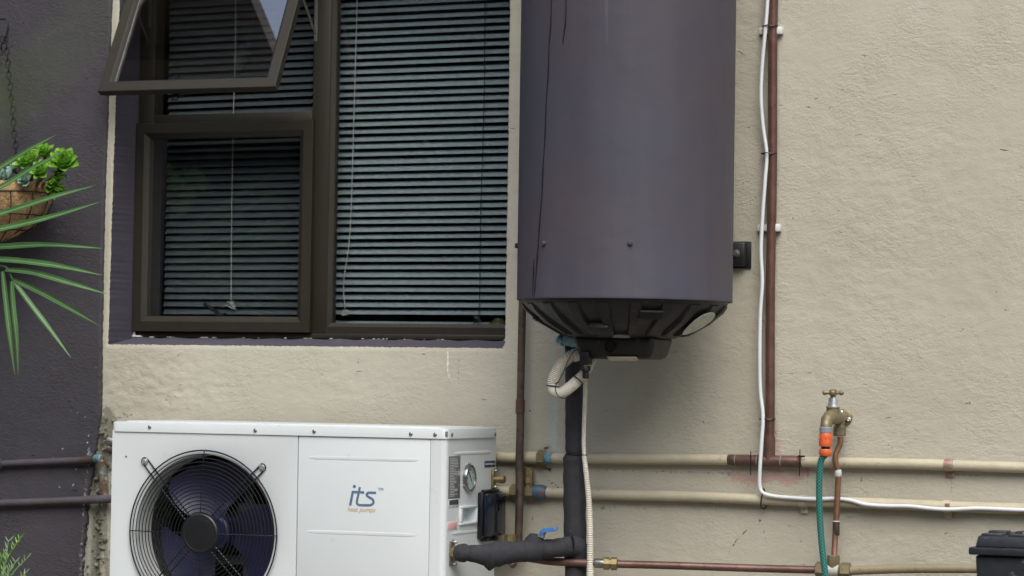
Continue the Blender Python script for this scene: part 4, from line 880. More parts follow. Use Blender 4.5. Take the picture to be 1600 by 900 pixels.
for s in (-.021, .022): bolt(v+Vector((.007, 0, s)), (1, 0, 0), .004, .007, parent=vl)
v = Vector((-0.4450, -0.3641, 0.4099)); v.x = AXR; vl = thing('water_fitting', v, parent=hp)
MB().lathe(v, (1, 0, 0), [(-.001, .016), (.004, .017), (.0041, .0195), (.022, .0195), (.0235, .017)], 6, .3).build('hex_nut', 'brass', vl)
MB().box(v+Vector((.002, 0, 0)), (.004, .030, .064), .002).build('valve_flange', 'screw', vl)
for s in (-.028, .029): bolt(v+Vector((.003, 0, s)), (1, 0, 0), .0045, .012, parent=vl)
WF = v
for x in (AXL+.12, AXR-.12): MB().span((x-.03, -.40, AZB-.045), (x+.03, -.08, AZB-.0005), .004).build('foot', 'acshroud', hp)
MB().span((AXL-.08, -.50, .002), (AXR+.08, -.03, AZB-.046), .008).build('plinth', 'concrete', None, 'grey concrete plinth under the white heat pump', 'plinth')

# ---------------------------------------------------------------- pipes on the wall
def clipband(parent, p, r, mt='beigepipe', w=.016, name='pipe_clip', ear=True):
    m = MB(); m.lathe(Vector(p)-Vector((w/2, 0, 0)), (1, 0, 0), [(0, r), (.001, r+.0022), (w-.001, r+.0022), (w, r)], 20)
    if ear: m.box((p[0], -.004, p[2]-r-.008), (w, .007, .02), .002)
    return m.build(name, mt, parent)
def hexnut(parent, p, ax, r, L, mt='brass', name='hex_nut', rot=.2):
    return MB().lathe(Vector(p)-Vector(ax).normalized()*L/2, ax, [(0, r*.9), (L*.08, r), (L*.92, r), (L, r*.9)], 6, rot).build(name, mt, parent, sharp=25)
def spike(parent, px1, px2): MB().tube([px1, px2], .0016, 6).build('tie_wire', 'blackmetal', parent)
PD = .017
up = thing('wall_pipe', (0.2274, -0.0170, 0.6577), 'upper beige painted pipe running along the wall behind the boiler pipes', 'pipe')
uz0, uz1 = (-0.4634, -0.0170, 0.6523), (0.9664, -0.0170, 0.6601)
xL, xR = -1.1, 1.9
def zup(x): return uz0[2]+(uz1[2]-uz0[2])*(x-uz0[0])/(uz1[0]-uz0[0])+.0028*math.sin(x*3.3+.5)+.0008*math.sin(x*11)
def hpipe(fz, x0, x1, r, n=40): return [(x0+(x1-x0)*k/n, -PD, fz(x0+(x1-x0)*k/n)) for k in range(n+1)]
m = MB(); m.tube(hpipe(zup, xL, xR, .0135), .0137, 16); m.build('pipe_run', 'beigepipe', up)
q = (-0.3336, -0.0170, 0.6494); hexnut(up, (q[0], -PD, zup(q[0])), (1, 0, 0), .0225, .022, 'tapbrass', rot=.5)
MB().lathe((q[0]+.011, -PD, zup(q[0])), (1, 0, 0), [(0, .018), (.004, .018), (.006, .0165), (.020, .0145)], 16).build('taped_joint', 'teal', up)
MB().lathe((q[0]-.011, -PD, zup(q[0])), (-1, 0, 0), [(0, .017), (.06, .0155), (.062, .0137)], 16).build('sleeve', 'beigepipe', up)
q = (-0.3394, -0.0200, 0.6270); MB().box((q[0]-.008, -.012, q[2]+.005), (.010, .012, .012), .003).build('bleed_screw', 'brass', up)
q = (0.7753, -0.0170, 0.6545); clipband(up, (q[0], -PD, zup(q[0])), .0137, copper('rust_primer', '#9a7468', '#a39f90', .6, .05), .024)
lo = thing('wall_pipe', (0.2287, -0.0170, 0.5577), 'lower beige painted pipe running along the wall beneath the other one', 'pipe')
lz0, lz1 = (-0.4619, -0.0170, 0.5567), (0.9674, -0.0170, 0.5582)
def zlo(x): return lz0[2]+(lz1[2]-lz0[2])*(x-lz0[0])/(lz1[0]-lz0[0])+.0028*math.sin(x*2.7+2)+.0008*math.sin(x*13)
m = MB(); m.tube(hpipe(zlo, xL, xR, .0135), .0137, 16); m.build('pipe_run', 'beigepipe', lo)
for px_, L, rr, mt in (((-0.4116, -0.0170, 0.5547), .020, .020, 'tapbrass'), ((-0.3653, -0.0170, 0.5526), .024, .0225, 'tapbrass')): hexnut(lo, (px_[0], -PD, zlo(px_[0])), (1, 0, 0), rr, L, mt, rot=.4)
q = (-0.3523, -0.0170, 0.5529); MB().lathe((q[0], -PD, zlo(q[0])), (1, 0, 0), [(0, .020), (.010, .0205), (.024, .0195), (.032, .016), (.035, .0137)], 20).build('blue_joint', 'bluedome', lo)
q = (-0.3703, -0.0240, 0.5800); m = MB(); m.lathe((q[0], -.024, zlo(q[0])+.012), (0, 0, 1), [(0, .012), (.012, .012), (.0121, .016), (.026, .016), (.0262, .0125), (.034, .0125), (.0342, .0145), (.052, .0145), (.054, .011)], 8); m.build('drain_valve', 'brass', lo)
MB().box((q[0]+.012, -.03, zlo(q[0])+.035), (.006, .012, .05), .002).build('valve_lever', 'tapbrass', lo)
for px_ in ((0.7714, -0.0170, 0.5572), (0.3929, -0.0170, 0.5625)): clipband(lo, (px_[0], -PD, zlo(px_[0])), .0137, 'beigepipe', .02)
q = (0.7753, -0.0340, 0.5692); MB().box((q[0], -PD-.0160, zlo(q[0])+.004), (.012, .0012, .009), .0004).build('peeled_patch', copper('red_primer', '#96695e', '#a39f90', .5, 0), lo)

# brown riser with its tee on the upper pipe
br_ = thing('brown_pipe', (0.3012, -0.0200, 0.6678), 'brown copper pipe rising up the right hand wall from a tee', 'pipe')
top, bot = Vector((0.2954, -0.0200, 2.9409)), Vector((0.3009, -0.0200, 0.6844))
m = MB(); m.tube([top.lerp(bot, k/30)+Vector((.0012*math.sin(k*.7), 0, 0)) for k in range(31)], .0122, 18); m.build('pipe_run', 'browncopper', br_)
tz = zup(bot.x); a, b = (0.2100, -0.0170, 0.6556), (0.3900, -0.0170, 0.6549)
m = MB(); m.lathe((a[0], -PD, zup(a[0])), (1, 0, 0), [(0, .0142), (.004, .0150), (b[0]-a[0]-.004, .0150), (b[0]-a[0], .0142)], 20); tee = m.build('tee_sleeve', 'copper', br_)
MB().lathe((bot.x, -PD-.0005, tz), (0, 0, 1), [(0, .0146), (.062, .0146), (.064, .0125)], 20).build('tee_branch', 'copper', br_)
for s in (.032, -.032): MB().lathe((bot.x+s-.002, -PD, zup(bot.x)), (1, 0, 0), [(0, .0148), (.0012, .0164), (.0028, .0164), (.004, .0148)], 18).build('solder_ring', 'concrete', br_)
q = (0.2047, -0.0170, 0.6554); MB().lathe((q[0]+.004, -PD, zup(q[0])), (-1, 0, 0), [(0, .0146), (.018, .0141), (.02, .0137)], 16).build('taped_joint', 'greycopper', br_)
for c in (((0.2547, -0.0330, 0.6835), (0.2555, -0.0330, 0.6204)), ((0.3874, -0.0330, 0.6915), (0.3865, -0.0330, 0.6222))): MB().tube(c, .0013, 6).build('tie_wire', 'blackmetal', br_)
MB().box(Vector((0.3919, -0.0360, 0.6735)), (.02, .003, .005), .001).build('tie_wire', 'blackmetal', br_)
for pa in ((0.3022, -0.0120, 1.7817), (0.3034, -0.0120, 1.2659)):
    m = MB(); m.box((pa[0]+.004, -.012, pa[2]), (.030, .022, .020), .003); m.box((pa[0]-.030, -.008, pa[2]), (.030, .014, .018), .003); m.build('pipe_clip', 'clip', br_)
for y_, tilt in (((0.2940, -0.0200, 1.7927), .0), ((0.2947, -0.0200, 1.4594), .001), ((0.2999, -0.0200, 0.7674), 0)):
    c = Vector(y_); n = 28; pts = [(c.x-.004+.0205*math.cos(2*math.pi*k/n), c.y-.002+.016*math.sin(2*math.pi*k/n), c.z+.001*math.sin(k)) for k in range(n)]
    m = MB(); m.tube(pts, .0017, 6, closed=True); m.build('cable_tie', 'tie', br_)
# white cable
pts = [(0.2897, -0.0300, 2.9388), (0.2882, -0.0300, 2.3647), (0.2867, -0.0300, 2.0620), (0.2849, -0.0300, 1.9277), (0.2841, -0.0300, 1.8522), (0.2801, -0.0310, 1.7852), (0.2722, -0.0300, 1.6933), (0.2698, -0.0300, 1.6096), (0.2753, -0.0280, 1.5343), (0.2864, -0.0270, 1.4589), (0.2846, -0.0300, 1.4002), (0.2794, -0.0320, 1.3083), (0.2755, -0.0320, 1.2082), (0.2800, -0.0320, 1.1249), (0.2758, -0.0320, 1.0415), (0.2756, -0.0320, 0.9250), (0.2784, -0.0320, 0.8419), (0.2874, -0.0360, 0.7756), (0.2860, -0.0400, 0.7092), (0.2828, -0.0410, 0.6429), (0.2816, -0.0380, 0.5964), (0.2905, -0.0380, 0.5767), (0.3182, -0.0380, 0.5692), (0.3732, -0.0380, 0.5658), (0.4331, -0.0380, 0.5643), (0.4835, -0.0360, 0.5673), (0.5258, -0.0360, 0.5636), (0.5630, -0.0360, 0.5549), (0.6183, -0.0360, 0.5525), (0.6767, -0.0360, 0.5534), (0.7347, -0.0360, 0.5494), (0.7842, -0.0360, 0.5485), (0.8578, -0.0360, 0.5532), (0.9714, -0.0360, 0.5526), (1.0991, -0.0340, 0.5564), (1.4430, -0.0340, 0.5621)]
MB().tube(cr(pts, 8), .0051, 12).build('cable', 'cable', None, 'white cable tied to the brown pipe and running right along the lower pipe', 'cable')
q = Vector((0.2878, -0.0170, 0.5578)); n = 26
MB().tube([(q.x+.003*math.sin(k*.5), -PD-.026*math.cos(2*math.pi*k/n)*.9-.004, q.z+.003+.0265*math.sin(2*math.pi*k/n)) for k in range(n)], .0018, 6, closed=True).build('cable_tie', 'tie', None, 'black cable tie holding the white cable to the lower pipe at the bend', 'cable tie')

# narrow copper pipe left of the boiler pipes
cp = thing('copper_pipe', (-0.3794, -0.0550, 0.4218), 'grey brown copper pipe dropping from behind the left of the boiler', 'pipe')
a, b, c = Vector((-0.3814, -0.0550, 1.1235)), Vector((-0.3836, -0.0550, 0.7978)), Vector((-0.3818, -0.0550, 0.4013))
m = MB(); m.tube([a.lerp(b, k/12) for k in range(13)], .0104, 16); m.build('pipe_run', 'greycopper', cp)
m = MB(); m.tube([b.lerp(c, k/12)+Vector((.0008*math.sin(k), 0, 0)) for k in range(13)], .0108, 16); m.build('pipe_run', 'greycopper', cp)
MB().lathe(b+Vector((0, 0, .010)), (0, 0, -1), [(0, .0106), (.002, .0126), (.036, .0126), (.038, .0108)], 18).build('coupling', 'browncopper', cp)
q = Vector((-0.4012, -0.0700, 0.4354)); m = MB(); m.lathe(q+Vector((0, 0, -.03)), (0, 0, 1), [(0, .0125), (.022, .0125), (.0222, .0165), (.04, .0165), (.042, .013)], 8); m.build('compression_nut', 'brass', cp)
MB().tube(cr([q+Vector((0, 0, -.02)), q+Vector((0, -.01, -.05)), q+Vector((.02, -.02, -.07))], 5), .0095, 12).build('bend', 'copper', cp)

# lagged pipes
lg_ = thing('lagged_pipe', (-0.1645, -0.2000, 0.3530), 'thick black foam lagged pipe dropping from the boiler', 'pipe')
path = cr([(-0.1639, -0.2350, 0.9491), (-0.1673, -0.2250, 0.9243), (-0.1748, -0.2000, 0.8513), (-0.1732, -0.2000, 0.7514), (-0.1720, -0.2000, 0.6716)], 8); rr = [.0240+.0006*math.sin(i*1.9) for i in range(len(path))]; rr[-1] = .0215; rr[0] = .02
MB().tube(path, rr, 20).build('lagging', 'blacklag', lg_)
path = cr([(-0.1720, -0.2000, 0.6699), (-0.1707, -0.2000, 0.5852), (-0.1679, -0.1980, 0.4689), (-0.1642, -0.1960, 0.3528), (-0.1622, -0.1900, 0.1867)], 8); rr = [.0292+.0009*math.sin(i*1.3) for i in range(len(path))]; rr[0] = .0232
path.append(Vector((path[-1].x, path[-1].y, .006))); rr.append(.026)
MB().tube(path, rr, 20).build('lagging', 'blacklag', lg_)
m = MB(); q = Vector((-0.1711, -0.2000, 0.6691)); m.torus(q+Vector((.003, 0, 0)), (0, 0, 1), .0270, .0018, 30, 6); m.build('cable_tie', 'tie', lg_)
hl = thing('lagged_hose', WF, 'bulging black foam lagging around the pipe from the heat pump', 'pipe')
path = cr([WF+Vector((.022, 0, 0)), (-0.4094, -0.3700, 0.4122), (-0.3841, -0.3620, 0.4111), (-0.3465, -0.3450, 0.4083), (-0.3103, -0.3250, 0.4136), (-0.2751, -0.3020, 0.4170), (-0.2403, -0.2780, 0.4221), (-0.2091, -0.2580, 0.4255), (-0.1834, -0.2420, 0.4290), (-0.1642, -0.2320, 0.4325)], 7)
n = len(path); xs_ = [(p.x-path[0].x)/(path[-1].x-path[0].x) for p in path]
rr = [float(np.interp(t, [0, .02, .08, .10, .13, .30, .36, .46, .58, .66, .70, .76, .86, 1], [.018, .0235, .0240, .0205, .0215, .0300, .0330, .0285, .0262, .0310, .0285, .0250, .0240, .0268]))+.0006*math.sin(i*1.1) for i, t in enumerate(xs_)]
MB().tube(path, rr, 22).build('lagging', 'blacklag', hl)
q = Vector((-0.3445, -0.3450, 0.3936)); MB().lathe(q+Vector((0, 0, .008)), (-.05, 0, -1), [(0, .029), (.012, .026), (.024, .014), (.034, .003)], 16).build('lagging_fold', 'blacklag', hl)
q = Vector((-0.2434, -0.2800, 0.4435)); MB().lathe(q+Vector((-.008, 0, -.012)), (.35, -.05, 1), [(0, .030), (.012, .027), (.028, .019), (.032, .006)], 16).build('lagging_fold', 'blacklag', hl)
q = (-0.1660, -0.2320, 0.4324); MB().tube(cr([q, (-0.1556, -0.2220, 0.4307), (-0.1503, -0.2120, 0.4204), (-0.1523, -0.2060, 0.4002)], 5), [.0265, .027, .027, .0268, .0266, .0264, .026, .026, .0255, .025, .025, .0245, .024, .0235, .023, .022], 18).build('lagging_elbow', 'blacklag', hl)
for t in (12, 21, 36, 44): 
    if t < n: MB().torus(path[t], path[min(t+1, n-1)]-path[t-1], rr[t]*1.01, .0009, 26, 5).build('lagging_seam', 'blacklag', hl)
a = [(-0.2275, -0.2850, 0.4574), (-0.2229, -0.2880, 0.4676), (-0.2151, -0.2900, 0.4737), (-0.1992, -0.2900, 0.4750), (-0.1834, -0.2900, 0.4797)]
pp = cr(a, 5); m = MB(); k = len(pp); V = []
for i, p in enumerate(pp):
    t = (pp[min(i+1, k-1)]-pp[max(i-1, 0)]).normalized(); nn = Vector((0, 1, 0)).cross(t).normalized(); w = .0065+.003*math.sin(math.pi*i/(k-1))
    for dy in (-.009, .009):
        for s in (-1, 1): V.append(p+nn*w*s*.55+Vector((0, dy*(1 if i < k-1 else .7), 0)))
m.add(V, [f for i in range(k-1) for f in ((i*4, i*4+4, i*4+5, i*4+1), (i*4+2, i*4+3, i*4+7, i*4+6), (i*4, i*4+2, i*4+6, i*4+4), (i*4+1, i*4+5, i*4+7, i*4+3))]+[(0, 1, 3, 2), (4*k-4, 4*k-2, 4*k-1, 4*k-3)])
m.build('valve_lever', 'bluehandle', hl, 'blue ball valve lever')
q = (-0.2258, -0.2850, 0.4624); MB().box(q, (.015, .018, .016), .002, Matrix.Rotation(.3, 3, 'Y')).build('lever_root', 'chrome', hl)

# corrugated conduits under the boiler
lc = thing('conduit_loop', (-0.1653, -0.3600, 0.8277), 'looped cream corrugated conduit tied beneath the boiler', 'conduit')
p_, r_ = corrug(cr([(-0.1080, -0.3450, 0.9281), (-0.1250, -0.3550, 0.9228), (-0.1438, -0.3600, 0.9079), (-0.1602, -0.3620, 0.8848), (-0.1703, -0.3620, 0.8602), (-0.1718, -0.3620, 0.8455)], 8), .0150, .0148, pitch=.0046, amp=.2)
MB().tube(p_, r_, 16).build('corrugated_tube', 'conduit', lc)
p_ = cr([(-0.1719, -0.3620, 0.8463), (-0.1682, -0.3620, 0.8342), (-0.1562, -0.3610, 0.8278), (-0.1409, -0.3600, 0.8329), (-0.1227, -0.3580, 0.8462), (-0.1101, -0.3550, 0.8578)], 8); MB().tube(p_, .0145, 16).build('smooth_bend', 'conduit', lc)
p_, r_ = corrug(cr([(-0.1118, -0.3550, 0.8570), (-0.1017, -0.3500, 0.8678), (-0.0916, -0.3450, 0.8810), (-0.0834, -0.3350, 0.8975), (-0.0752, -0.3250, 0.9156)], 8), .0142, .0085, pitch=.0046, amp=.2); MB().tube(p_, r_, 14).build('corrugated_tube', 'conduit', lc)
MB().lathe((-0.1080, -0.3450, 0.9281), Vector((-0.1219, -0.3540, 0.9229))-Vector((-0.1080, -0.3450, 0.9281)), [(-.012, .017), (.016, .017), (.018, .0155)], 16).build('conduit_connector', 'conduit', lc)
for c, d, r in (((-0.1718, -0.3620, 0.8455), (-0.1734, -0.3620, 0.8341), .0162), ((-0.1057, -0.3530, 0.8612), (-0.0942, -0.3470, 0.8760), .0158)): MB().torus(c, Vector(d)-Vector(c), r, .0016, 26, 6).build('cable_tie', 'tie', lc)
MB().tube(cr([(-0.0969, -0.3750, 0.9407), (-0.1105, -0.3800, 0.9324), (-0.1233, -0.3820, 0.9111), (-0.1350, -0.3820, 0.8833), (-0.1469, -0.3820, 0.8604), (-0.1554, -0.3820, 0.8489), (-0.1569, -0.3820, 0.8343), (-0.1488, -0.3800, 0.8197), (-0.1403, -0.3700, 0.8150), (-0.1337, -0.3600, 0.8151)], 6), .0012, 6).build('tie_tail', 'tie', lc)
MB().tube(cr([(-0.1568, -0.3830, 0.8505), (-0.1470, -0.3860, 0.8555)], 3), .0016, 5).build('tie_head', 'tie', lc)
cd = thing('conduit', (-0.1200, -0.2100, 0.3553), 'white corrugated conduit hanging beside the black lagged pipe', 'conduit')
p_, r_ = corrug(cr([(-0.1291, -0.2450, 0.8880), (-0.1293, -0.2400, 0.8351), (-0.1340, -0.2320, 0.7689), (-0.1358, -0.2290, 0.7027), (-0.1335, -0.2290, 0.6663)], 8), .0058, .0054, .0046, .24); MB().tube(p_, r_, 12).build('corrugated_tube', 'conduit', cd)
p_, r_ = corrug(cr([(-0.1333, -0.2320, 0.6680), (-0.1264, -0.2320, 0.6203), (-0.1191, -0.2300, 0.5544), (-0.1151, -0.2280, 0.4719), (-0.1148, -0.2240, 0.3563), (-0.1138, -0.2200, 0.1913)], 8), .0062, .0105, .0046, .2); MB().tube(p_, r_, 12).build('corrugated_tube', 'conduit', cd)
MB().torus((-0.1341, -0.2300, 0.6680), (0, 0, 1), .0075, .0016, 18, 6).build('cable_tie', 'tie', cd)

# copper pipe low on the wall, the tap riser and its tee
bp2 = thing('copper_pipe', (0.1531, -0.1000, 0.3845), 'reddish copper pipe running low along the wall to the tap riser', 'pipe')
path = cr([(-0.3397, -0.2700, 0.4065), (-0.2867, -0.2500, 0.3992), (-0.2222, -0.2320, 0.3907), (-0.1535, -0.2260, 0.3896), (-0.0747, -0.2100, 0.3884)], 8); MB().tube(path, .0105, 14).build('pipe_run', 'copper', bp2)
path = cr([(-0.0695, -0.2050, 0.3883), (0.1001, -0.1500, 0.3868), (0.2867, -0.0850, 0.3838), (0.4401, -0.0550, 0.3839)], 10); MB().tube(path, .0102, 14).build('pipe_run', 'copper', bp2)
ax = Vector((-0.0397, -0.2000, 0.3892))-Vector((-0.0877, -0.2130, 0.3897)); q = Vector((-0.0670, -0.2070, 0.3894)).copy()
MB().lathe(q-ax.normalized()*.022, ax, [(0, .0115), (.006, .0115), (.0062, .0165), (.020, .0165), (.0202, .0135), (.026, .0135), (.0262, .0170), (.040, .0170), (.042, .012)], 8).build('compression_joint', 'brass', bp2)
q0 = Vector((-0.0944, -0.2140, 0.3895)); MB().lathe(q0-ax.normalized()*.012, ax, [(0, .0112), (.002, .0125), (.024, .0125), (.026, .0108)], 14).build('solder_sleeve', 'screw', bp2)
tn = thing('pipe_tee', (0.4858, -0.0550, 0.3865), 'brass tee joining the tap riser to the low pipe', 'pipe fitting')
c = Vector((0.4858, -0.0550, 0.3848)); xax = (Vector((1, .06, 0))).normalized()
MB().lathe(c-xax*.030, xax, [(0, .0155), (.060, .0155)], 20).build('tee_body', 'tapbrass', tn)
MB().lathe(c+Vector((0, 0, 0)), (0, 0, 1), [(0, .0145), (.014, .0145)], 16).build('tee_branch', 'tapbrass', tn)
for s in (-1, 1): hexnut(tn, c+xax*(.032*s), xax, .0215, .026, 'tapbrass', rot=.3)
hexnut(tn, c+Vector((0, 0, .026)), (0, 0, 1), .0165, .025, 'tapbrass', rot=.1)
MB().lathe(c-xax*.016, xax, [(0, .0160), (.030, .0160)], 18).build('paper_wrap', 'sticker', tn)
pb = thing('painted_pipe', (0.7315, -0.0500, 0.3955), 'dull beige painted pipe running from the tee behind the black box', 'pipe')
path = cr([c+xax*.04, (0.6487, -0.0500, 0.3940), (0.8136, -0.0500, 0.4011), (1.0557, -0.0500, 0.4095), (1.4463, -0.0500, 0.4227)], 8); MB().tube(path, .0118, 14).build('pipe_run', 'olivepipe', pb)
tp = thing('garden_tap', (0.4932, 0.0000, 0.7709), 'old brass garden tap with a cross handle on the right hand wall', 'tap')
fl = Vector((0.4948, -0.0030, 0.7759)); MB().lathe((fl.x, .001, fl.z), (0, -1, 0), [(0, .0225), (.005, .0225), (.0075, .0195), (.008, .012), (.012, .011)], 28).build('wall_flange', 'tapbrass', tp)
for p in ((0.4890, -0.0100, 0.7882), (0.5096, -0.0100, 0.7704)): MB().lathe((p[0], -.007, p[2]), (0, -1, 0), [(0, .0055), (.003, .0053), (.0042, .003), (.003, .0015)], 12).build('flange_screw', 'chrome', tp)
MB().tube([(fl.x, -.006, fl.z), (fl.x, -.032, fl.z-.002), (fl.x, -.05, fl.z-.003)], [.013, .0125, .014], 16).build('inlet_neck', 'tapbrass', tp)
el = Vector((0.4944, -0.0400, 0.7432)); hexnut(tp, el+Vector((0, 0, -.002)), (0, 0, 1), .0158, .026, 'tapbrass', rot=.25)
MB().lathe(el+Vector((0, 0, .010)), (0, 0, 1), [(0, .0125), (.010, .0128), (.018, .012), (.022, .006)], 16).build('elbow', 'tapbrass', tp)
bd = Vector((fl.x, -.108, (0.4876, -0.1080, 0.7763)[2]))
MB().tube(cr([(fl.x, -.046, fl.z-.003), (fl.x, -.070, bd.z), (fl.x, -.105, bd.z), (fl.x, -.138, bd.z-.001), (fl.x, -.160, bd.z-.008), (fl.x, -.171, bd.z-.022), (fl.x, -.172, bd.z-.034)], 6), [.0145]*4+[.0155]*3+[.0185]*12+[.0165]*6+[.0148]*6+[.0138]*6, 18).build('tap_body', 'tapbrass', tp)
tx = fl.x; ty = -.108
MB().lathe((tx, ty, bd.z+.002), (0, 0, 1), [(0, .0165), (.021, .0168), (.0215, .0180), (.024, .0180)], 24).build('bonnet_seat', 'tapbrass', tp)
hb = (0.4908, -0.1080, 0.7975)[2]
MB().lathe((tx, ty, bd.z+.026), (0, 0, 1), [(0, .0170), (.003, .0168), (.004, .0130), (.020, .0112), (.024, .0105), (.025, .0075)], 24).build('bonnet', 'chrome', tp)
hz = (0.4903, -0.1080, 0.8399)[2]
MB().lathe((tx, ty, bd.z+.045), (0, 0, 1), [(0, .0068), (hz-bd.z-.045, .0068)], 14).build('spindle', 'tapbrass', tp)
m = MB(); m.lathe((tx, ty, hz-.008), (0, 0, 1), [(0, .009), (.003, .0105), (.013, .0100), (.016, .006)], 12)
for a in (12, 102, 192, 282):
    d = Vector((math.cos(math.radians(a)), math.sin(math.radians(a)), 0)); o = Vector((tx, ty, hz-.001)); L = .0225
    m.tube([o, o+d*.010, o+d*.014, o+d*.018, o+d*.0215, o+d*.025, o+d*.0275], [.006, .0046, .0045, .0062, .0068, .0058, .002], 10)
m.build('cross_handle', 'tapbrass', tp)
rs = thing('riser_pipe', (0.4858, -0.0450, 0.4318), 'bent copper riser feeding the garden tap', 'pipe')
MB().tube(cr([(0.4963, -0.0400, 0.7252), (0.4965, -0.0400, 0.7105), (0.4913, -0.0420, 0.6956), (0.4858, -0.0460, 0.6775), (0.4860, -0.0460, 0.6611), (0.4905, -0.0430, 0.6431), (0.4929, -0.0420, 0.6251), (0.4915, -0.0420, 0.5989), (0.4904, -0.0420, 0.5497), (0.4884, -0.0450, 0.5006), (0.4872, -0.0480, 0.4598), (0.4876, -0.0540, 0.4224)], 7), .0078, 14).build('pipe_run', 'copperbright', rs)
q = Vector((0.4920, -0.0420, 0.6300)); MB().lathe(q+Vector((0, 0, .012)), (0, 0, -1), [(0, .0082), (.004, .0092), (.016, .0094), (.018, .0080)], 14).build('solder_sleeve', 'putty', rs)
q = Vector((0.4892, -0.0450, 0.5088)); MB().lathe(q, (0, 0, -1), [(0, .008), (.001, .0093), (.034, .0093), (.036, .008)], 14).build('coupling', 'greycopper', rs)
MB().lathe(q+Vector((0, 0, .002)), (0, 0, -1), [(0, .0081), (.0015, .0099), (.003, .0081)], 14).build('solder_ring', 'putty', rs)
hc = thing('hose_connector', (0.4875, -0.1720, 0.7508), 'orange and grey snap hose connector under the tap spout', 'hose connector')
sx_, sy_ = fl.x, -.172; z0 = (0.4883, -0.1720, 0.7532)[2]
def zpx(a): return a
za, zb, zc, zd, ze = (0.4875, -0.1720, 0.7524)[2], (0.4877, -0.1720, 0.7371)[2], (0.4873, -0.1720, 0.7032)[2], (0.4865, -0.1720, 0.6967)[2], (0.4859, -0.1720, 0.6789)[2]
MB().lathe((sx_, sy_, za), (0, 0, -1), [(0, .0145), (.002, .0162), (za-zb-.001, .0162), (za-zb, .015)], 24).build('threaded_adapter', 'greyplastic', hc)
hgt = zb-zc; m = MB(); m.lathe((sx_, sy_, zb), (0, 0, -1), [(0, .0150), (.003, .0168), (hgt*.3, .0160), (hgt*.6, .0170), (hgt*.85, .0172), (hgt, .0155)], 16); cb = m.build('snap_collar', 'orange', hc)
for k in range(10):
    a = 2*math.pi*k/10; MB().box((sx_+.0160*math.cos(a), sy_+.0160*math.sin(a), zb-hgt*.35), (.004, .004, hgt*.34), .0017, Matrix.Rotation(a, 3, 'Z')).build('grip', 'orange', cb)
MB().lathe((sx_, sy_, zc+.001), (0, 0, -1), [(0, .0115), (zc-zd+.002, .0115)], 16).build('inner_collar', 'tie', hc)
MB().lathe((sx_, sy_, zd), (0, 0, -1), [(0, .0150), (.002, .0162), ((zd-ze)*.7, .0162), (zd-ze, .0128)], 16).build('lock_nut', 'orange', hc)
path = cr([(sx_, sy_, ze+.004), (0.4835, -0.1720, 0.6668), (0.4798, -0.1720, 0.6263), (0.4796, -0.1720, 0.5779), (0.4822, -0.1730, 0.5216), (0.4885, -0.1750, 0.4575), (0.4967, -0.1780, 0.4016), (0.5027, -0.1800, 0.3618)], 10)
e = path[-1]; path += cr([e, e+Vector((.02, -.02, -.15)), Vector((e.x+.06, e.y-.08, .05)), Vector((e.x+.25, e.y-.16, .014)), Vector((e.x+.7, e.y-.1, .014)), Vector((e.x+1.0, e.y-.35, .014))], 8)[1:]
MB().tube(path, .0083, 18).build('garden_hose', 'hose', None, 'braided green garden hose hanging from the orange connector', 'hose')

# ---------------------------------------------------------------- black box at the right edge
tb = thing('tool_box', (1.0847, -0.4200, 0.3385), 'black plastic lidded box at the lower right corner', 'box')
fy = -.48; bx0 = (0.9488, -0.4800, 0.4422)[0]; L = .46; dp = .25; zt = (1.0051, -0.4800, 0.4615)[2]; zr = (1.0049, -0.4800, 0.4803)[2]; zl = (1.0047, -0.4800, 0.5067)[2]; zb = zt-.26
bm = bmesh.new(); bmesh.ops.create_cube(bm, size=1); bmesh.ops.scale(bm, vec=(L, dp, zt-zb), verts=bm.verts)
for v_ in bm.verts:
    if v_.co.z < 0: v_.co.x *= .93; v_.co.y *= .9
bmesh.ops.bevel(bm, geom=bm.edges[:], offset=.008, segments=3, profile=.5, affect='EDGES'); bm.verts.index_update()
m = MB(); m.add([Vector((bx0+L/2, fy+dp/2, (zt+zb)/2))+v_.co for v_ in bm.verts], [tuple(q.index for q in f.verts) for f in bm.faces]); bm.free(); m.build('bin', 'boxplastic', tb)
m = MB(); m.span((bx0-.013, fy-.013, zt+.001), (bx0+L+.013, fy+dp+.013, zr), .004); m.build('lid_rim', 'boxplastic', tb)
bm = bmesh.new(); bmesh.ops.create_cube(bm, size=1); bmesh.ops.scale(bm, vec=(L, dp, zl-zr+.002), verts=bm.verts)
for v_ in bm.verts:
    if v_.co.z > 0: v_.co.x *= .975; v_.co.y *= .95
bmesh.ops.bevel(bm, geom=bm.edges[:], offset=.005, segments=3, profile=.5, affect='EDGES'); bm.verts.index_update()
m = MB(); m.add([Vector((bx0+L/2, fy+dp/2, (zl+zr)/2))+v_.co for v_ in bm.verts], [tuple(q.index for q in f.verts) for f in bm.faces]); bm.free(); ld_ = m.build('lid', 'boxplastic', tb)
for k, (x, w) in enumerate(((.012, .05), (.075, .06), (.15, .12), (.285, .06), (.36, .08))):
    MB().box((bx0+x+w/2, fy+.035, zl+.002), (w, .05, .008), .003).build('lid_rib', 'boxplastic', ld_)
    MB().box((bx0+x+w/2, fy+.10, zl+.004), (w*.9, .05, .012), .003).build('lid_rib', 'boxplastic', ld_)
MB().tube(cr([(bx0+.10, fy+.06, zl+.004), (bx0+.13, fy+.07, zl+.012), (bx0+.30, fy+.07, zl+.014), (bx0+.34, fy+.06, zl+.004)], 6), .006, 8).build('carry_handle', 'boxplastic', ld_)
for x in (.20, .40): MB().box((bx0+x, fy-.016, zt+.002), (.035, .008, .05), .002).build('latch', 'boxplastic', tb)
